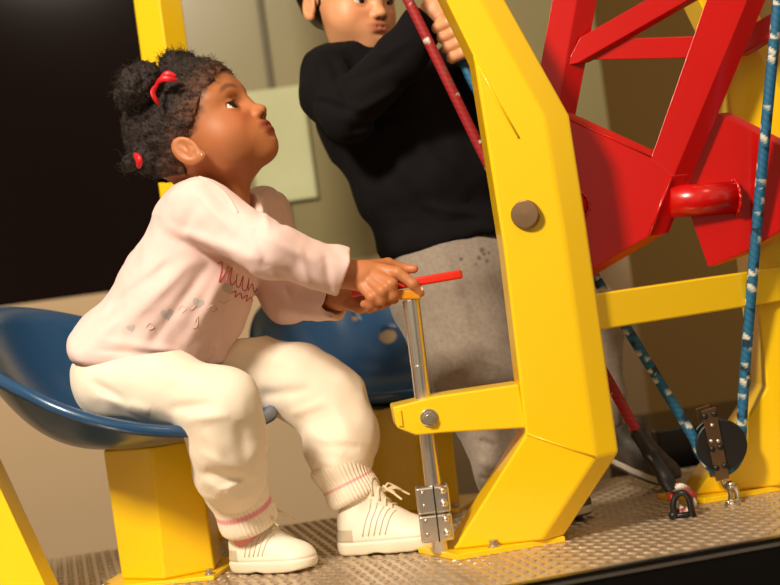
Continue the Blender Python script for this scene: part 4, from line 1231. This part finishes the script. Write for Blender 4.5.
def stains(p):
    u, v = topx(p[:, 0], p[:, 1], p[:, 2]); m = 0*u
    for a, b, r in ((461, 259, 1.6), (482, 250, 2.2), (479, 258, 1.8), (487, 261, 1.6), (484, 254, 1.5), (489, 253, 1.3), (476, 264, 1.2)):
        m = np.maximum(m, np.clip(1.6-np.sqrt((u-a)**2+(v-b)**2)/r, 0, 1))
    m = m*(p[:, 1] < 2.33)*.8; c = np.array(srgb(152, 140, 126)); k = np.array(srgb(50, 38, 28))
    return c*(1-m[:, None]) + k*m[:, None]
tb = meshobj('sweatpants', G.mesh('sweatpants', stains), M['grey_cloth'], boy); del G
DKS = (srgb(34, 26, 22), srgb(30, 22, 18), srgb(196, 188, 174))
g1 = FL(505, 521); shoe(Vector((g1.x-.005, 2.225, .0015)), math.radians(-38), .15, boy, 'shoe', DKS, True)
g2 = PB(606, 440, 2.50); shoe(Vector((g2.x, g2.y, .047)), math.radians(-48), .13, boy, 'shoe', DKS, True, pitch=math.radians(-20))

#@@LIGHT
# ================================================================== LIGHT, CAMERA
def area(name, loc, tgt, size, power, col, sy=None):
    l = bpy.data.lights.new(name, 'AREA'); l.energy = power; l.color = col; l.size = size
    if sy: l.shape = 'RECTANGLE'; l.size_y = sy
    o = bpy.data.objects.new(name, l); C.objects.link(o); o.location = loc
    o.rotation_euler = (Vector(tgt)-Vector(loc)).to_track_quat('-Z', 'Y').to_euler(); return o
area('ceiling_lamp', (-1.25, -.1, 2.15), (0.0, 2.1, .25), .4, 128, (1, .87, .71))  # key light added out of view for flash-like light from upper left
area('ceiling_lamp', (1.5, 1.0, 2.4), (.3, 2.3, .2), .6, 9, (1, .74, .46))  # weak warm fill added out of view on the right
w = bpy.data.worlds.new('world'); bpy.context.scene.world = w; w.use_nodes = True
nt = w.node_tree; bg = nt.nodes['Background']; tc = nt.nodes.new('ShaderNodeTexCoord')
mp = nt.nodes.new('ShaderNodeMapping'); mp.inputs['Scale'].default_value = (2.2, 2.2, .8)
nz = nt.nodes.new('ShaderNodeTexNoise'); nz.inputs['Scale'].default_value = 1.6; nz.inputs['Detail'].default_value = 1  # bright noise patches added as surroundings, for streaky reflections on metal
cr_ = nt.nodes.new('ShaderNodeValToRGB'); cr_.color_ramp.elements[0].position = .42; cr_.color_ramp.elements[0].color = (.10, .06, .03, 1)
cr_.color_ramp.elements[1].position = .68; cr_.color_ramp.elements[1].color = (1.5, 1.2, .85, 1)
nt.links.new(tc.outputs['Generated'], mp.inputs['Vector']); nt.links.new(mp.outputs['Vector'], nz.inputs['Vector']); nt.links.new(nz.outputs['Fac'], cr_.inputs['Fac']); nt.links.new(cr_.outputs['Color'], bg.inputs['Color'])
bg.inputs['Strength'].default_value = .5

cam = bpy.data.cameras.new('camera'); co = bpy.data.objects.new('camera', cam); C.objects.link(co)
cam.sensor_width = 36; cam.lens = F/780*36
right = Vector((cr, 0, -sr)); upv = Vector((sr, 0, cr)); fw = Vector((0, 1, 0))
co.matrix_world = Matrix(((right.x, upv.x, -fw.x, 0), (right.y, upv.y, -fw.y, 0), (right.z, upv.z, -fw.z, H), (0, 0, 0, 1)))
cam.dof.use_dof = True; cam.dof.focus_distance = 2.05; cam.dof.aperture_fstop = 3.2
cam.clip_start = .05
sc = bpy.context.scene; sc.camera = co
sc.view_settings.view_transform = 'Standard'; sc.view_settings.look = 'None'; sc.view_settings.gamma = 1
sc.view_settings.use_curve_mapping = False
sc.view_settings.exposure = 0
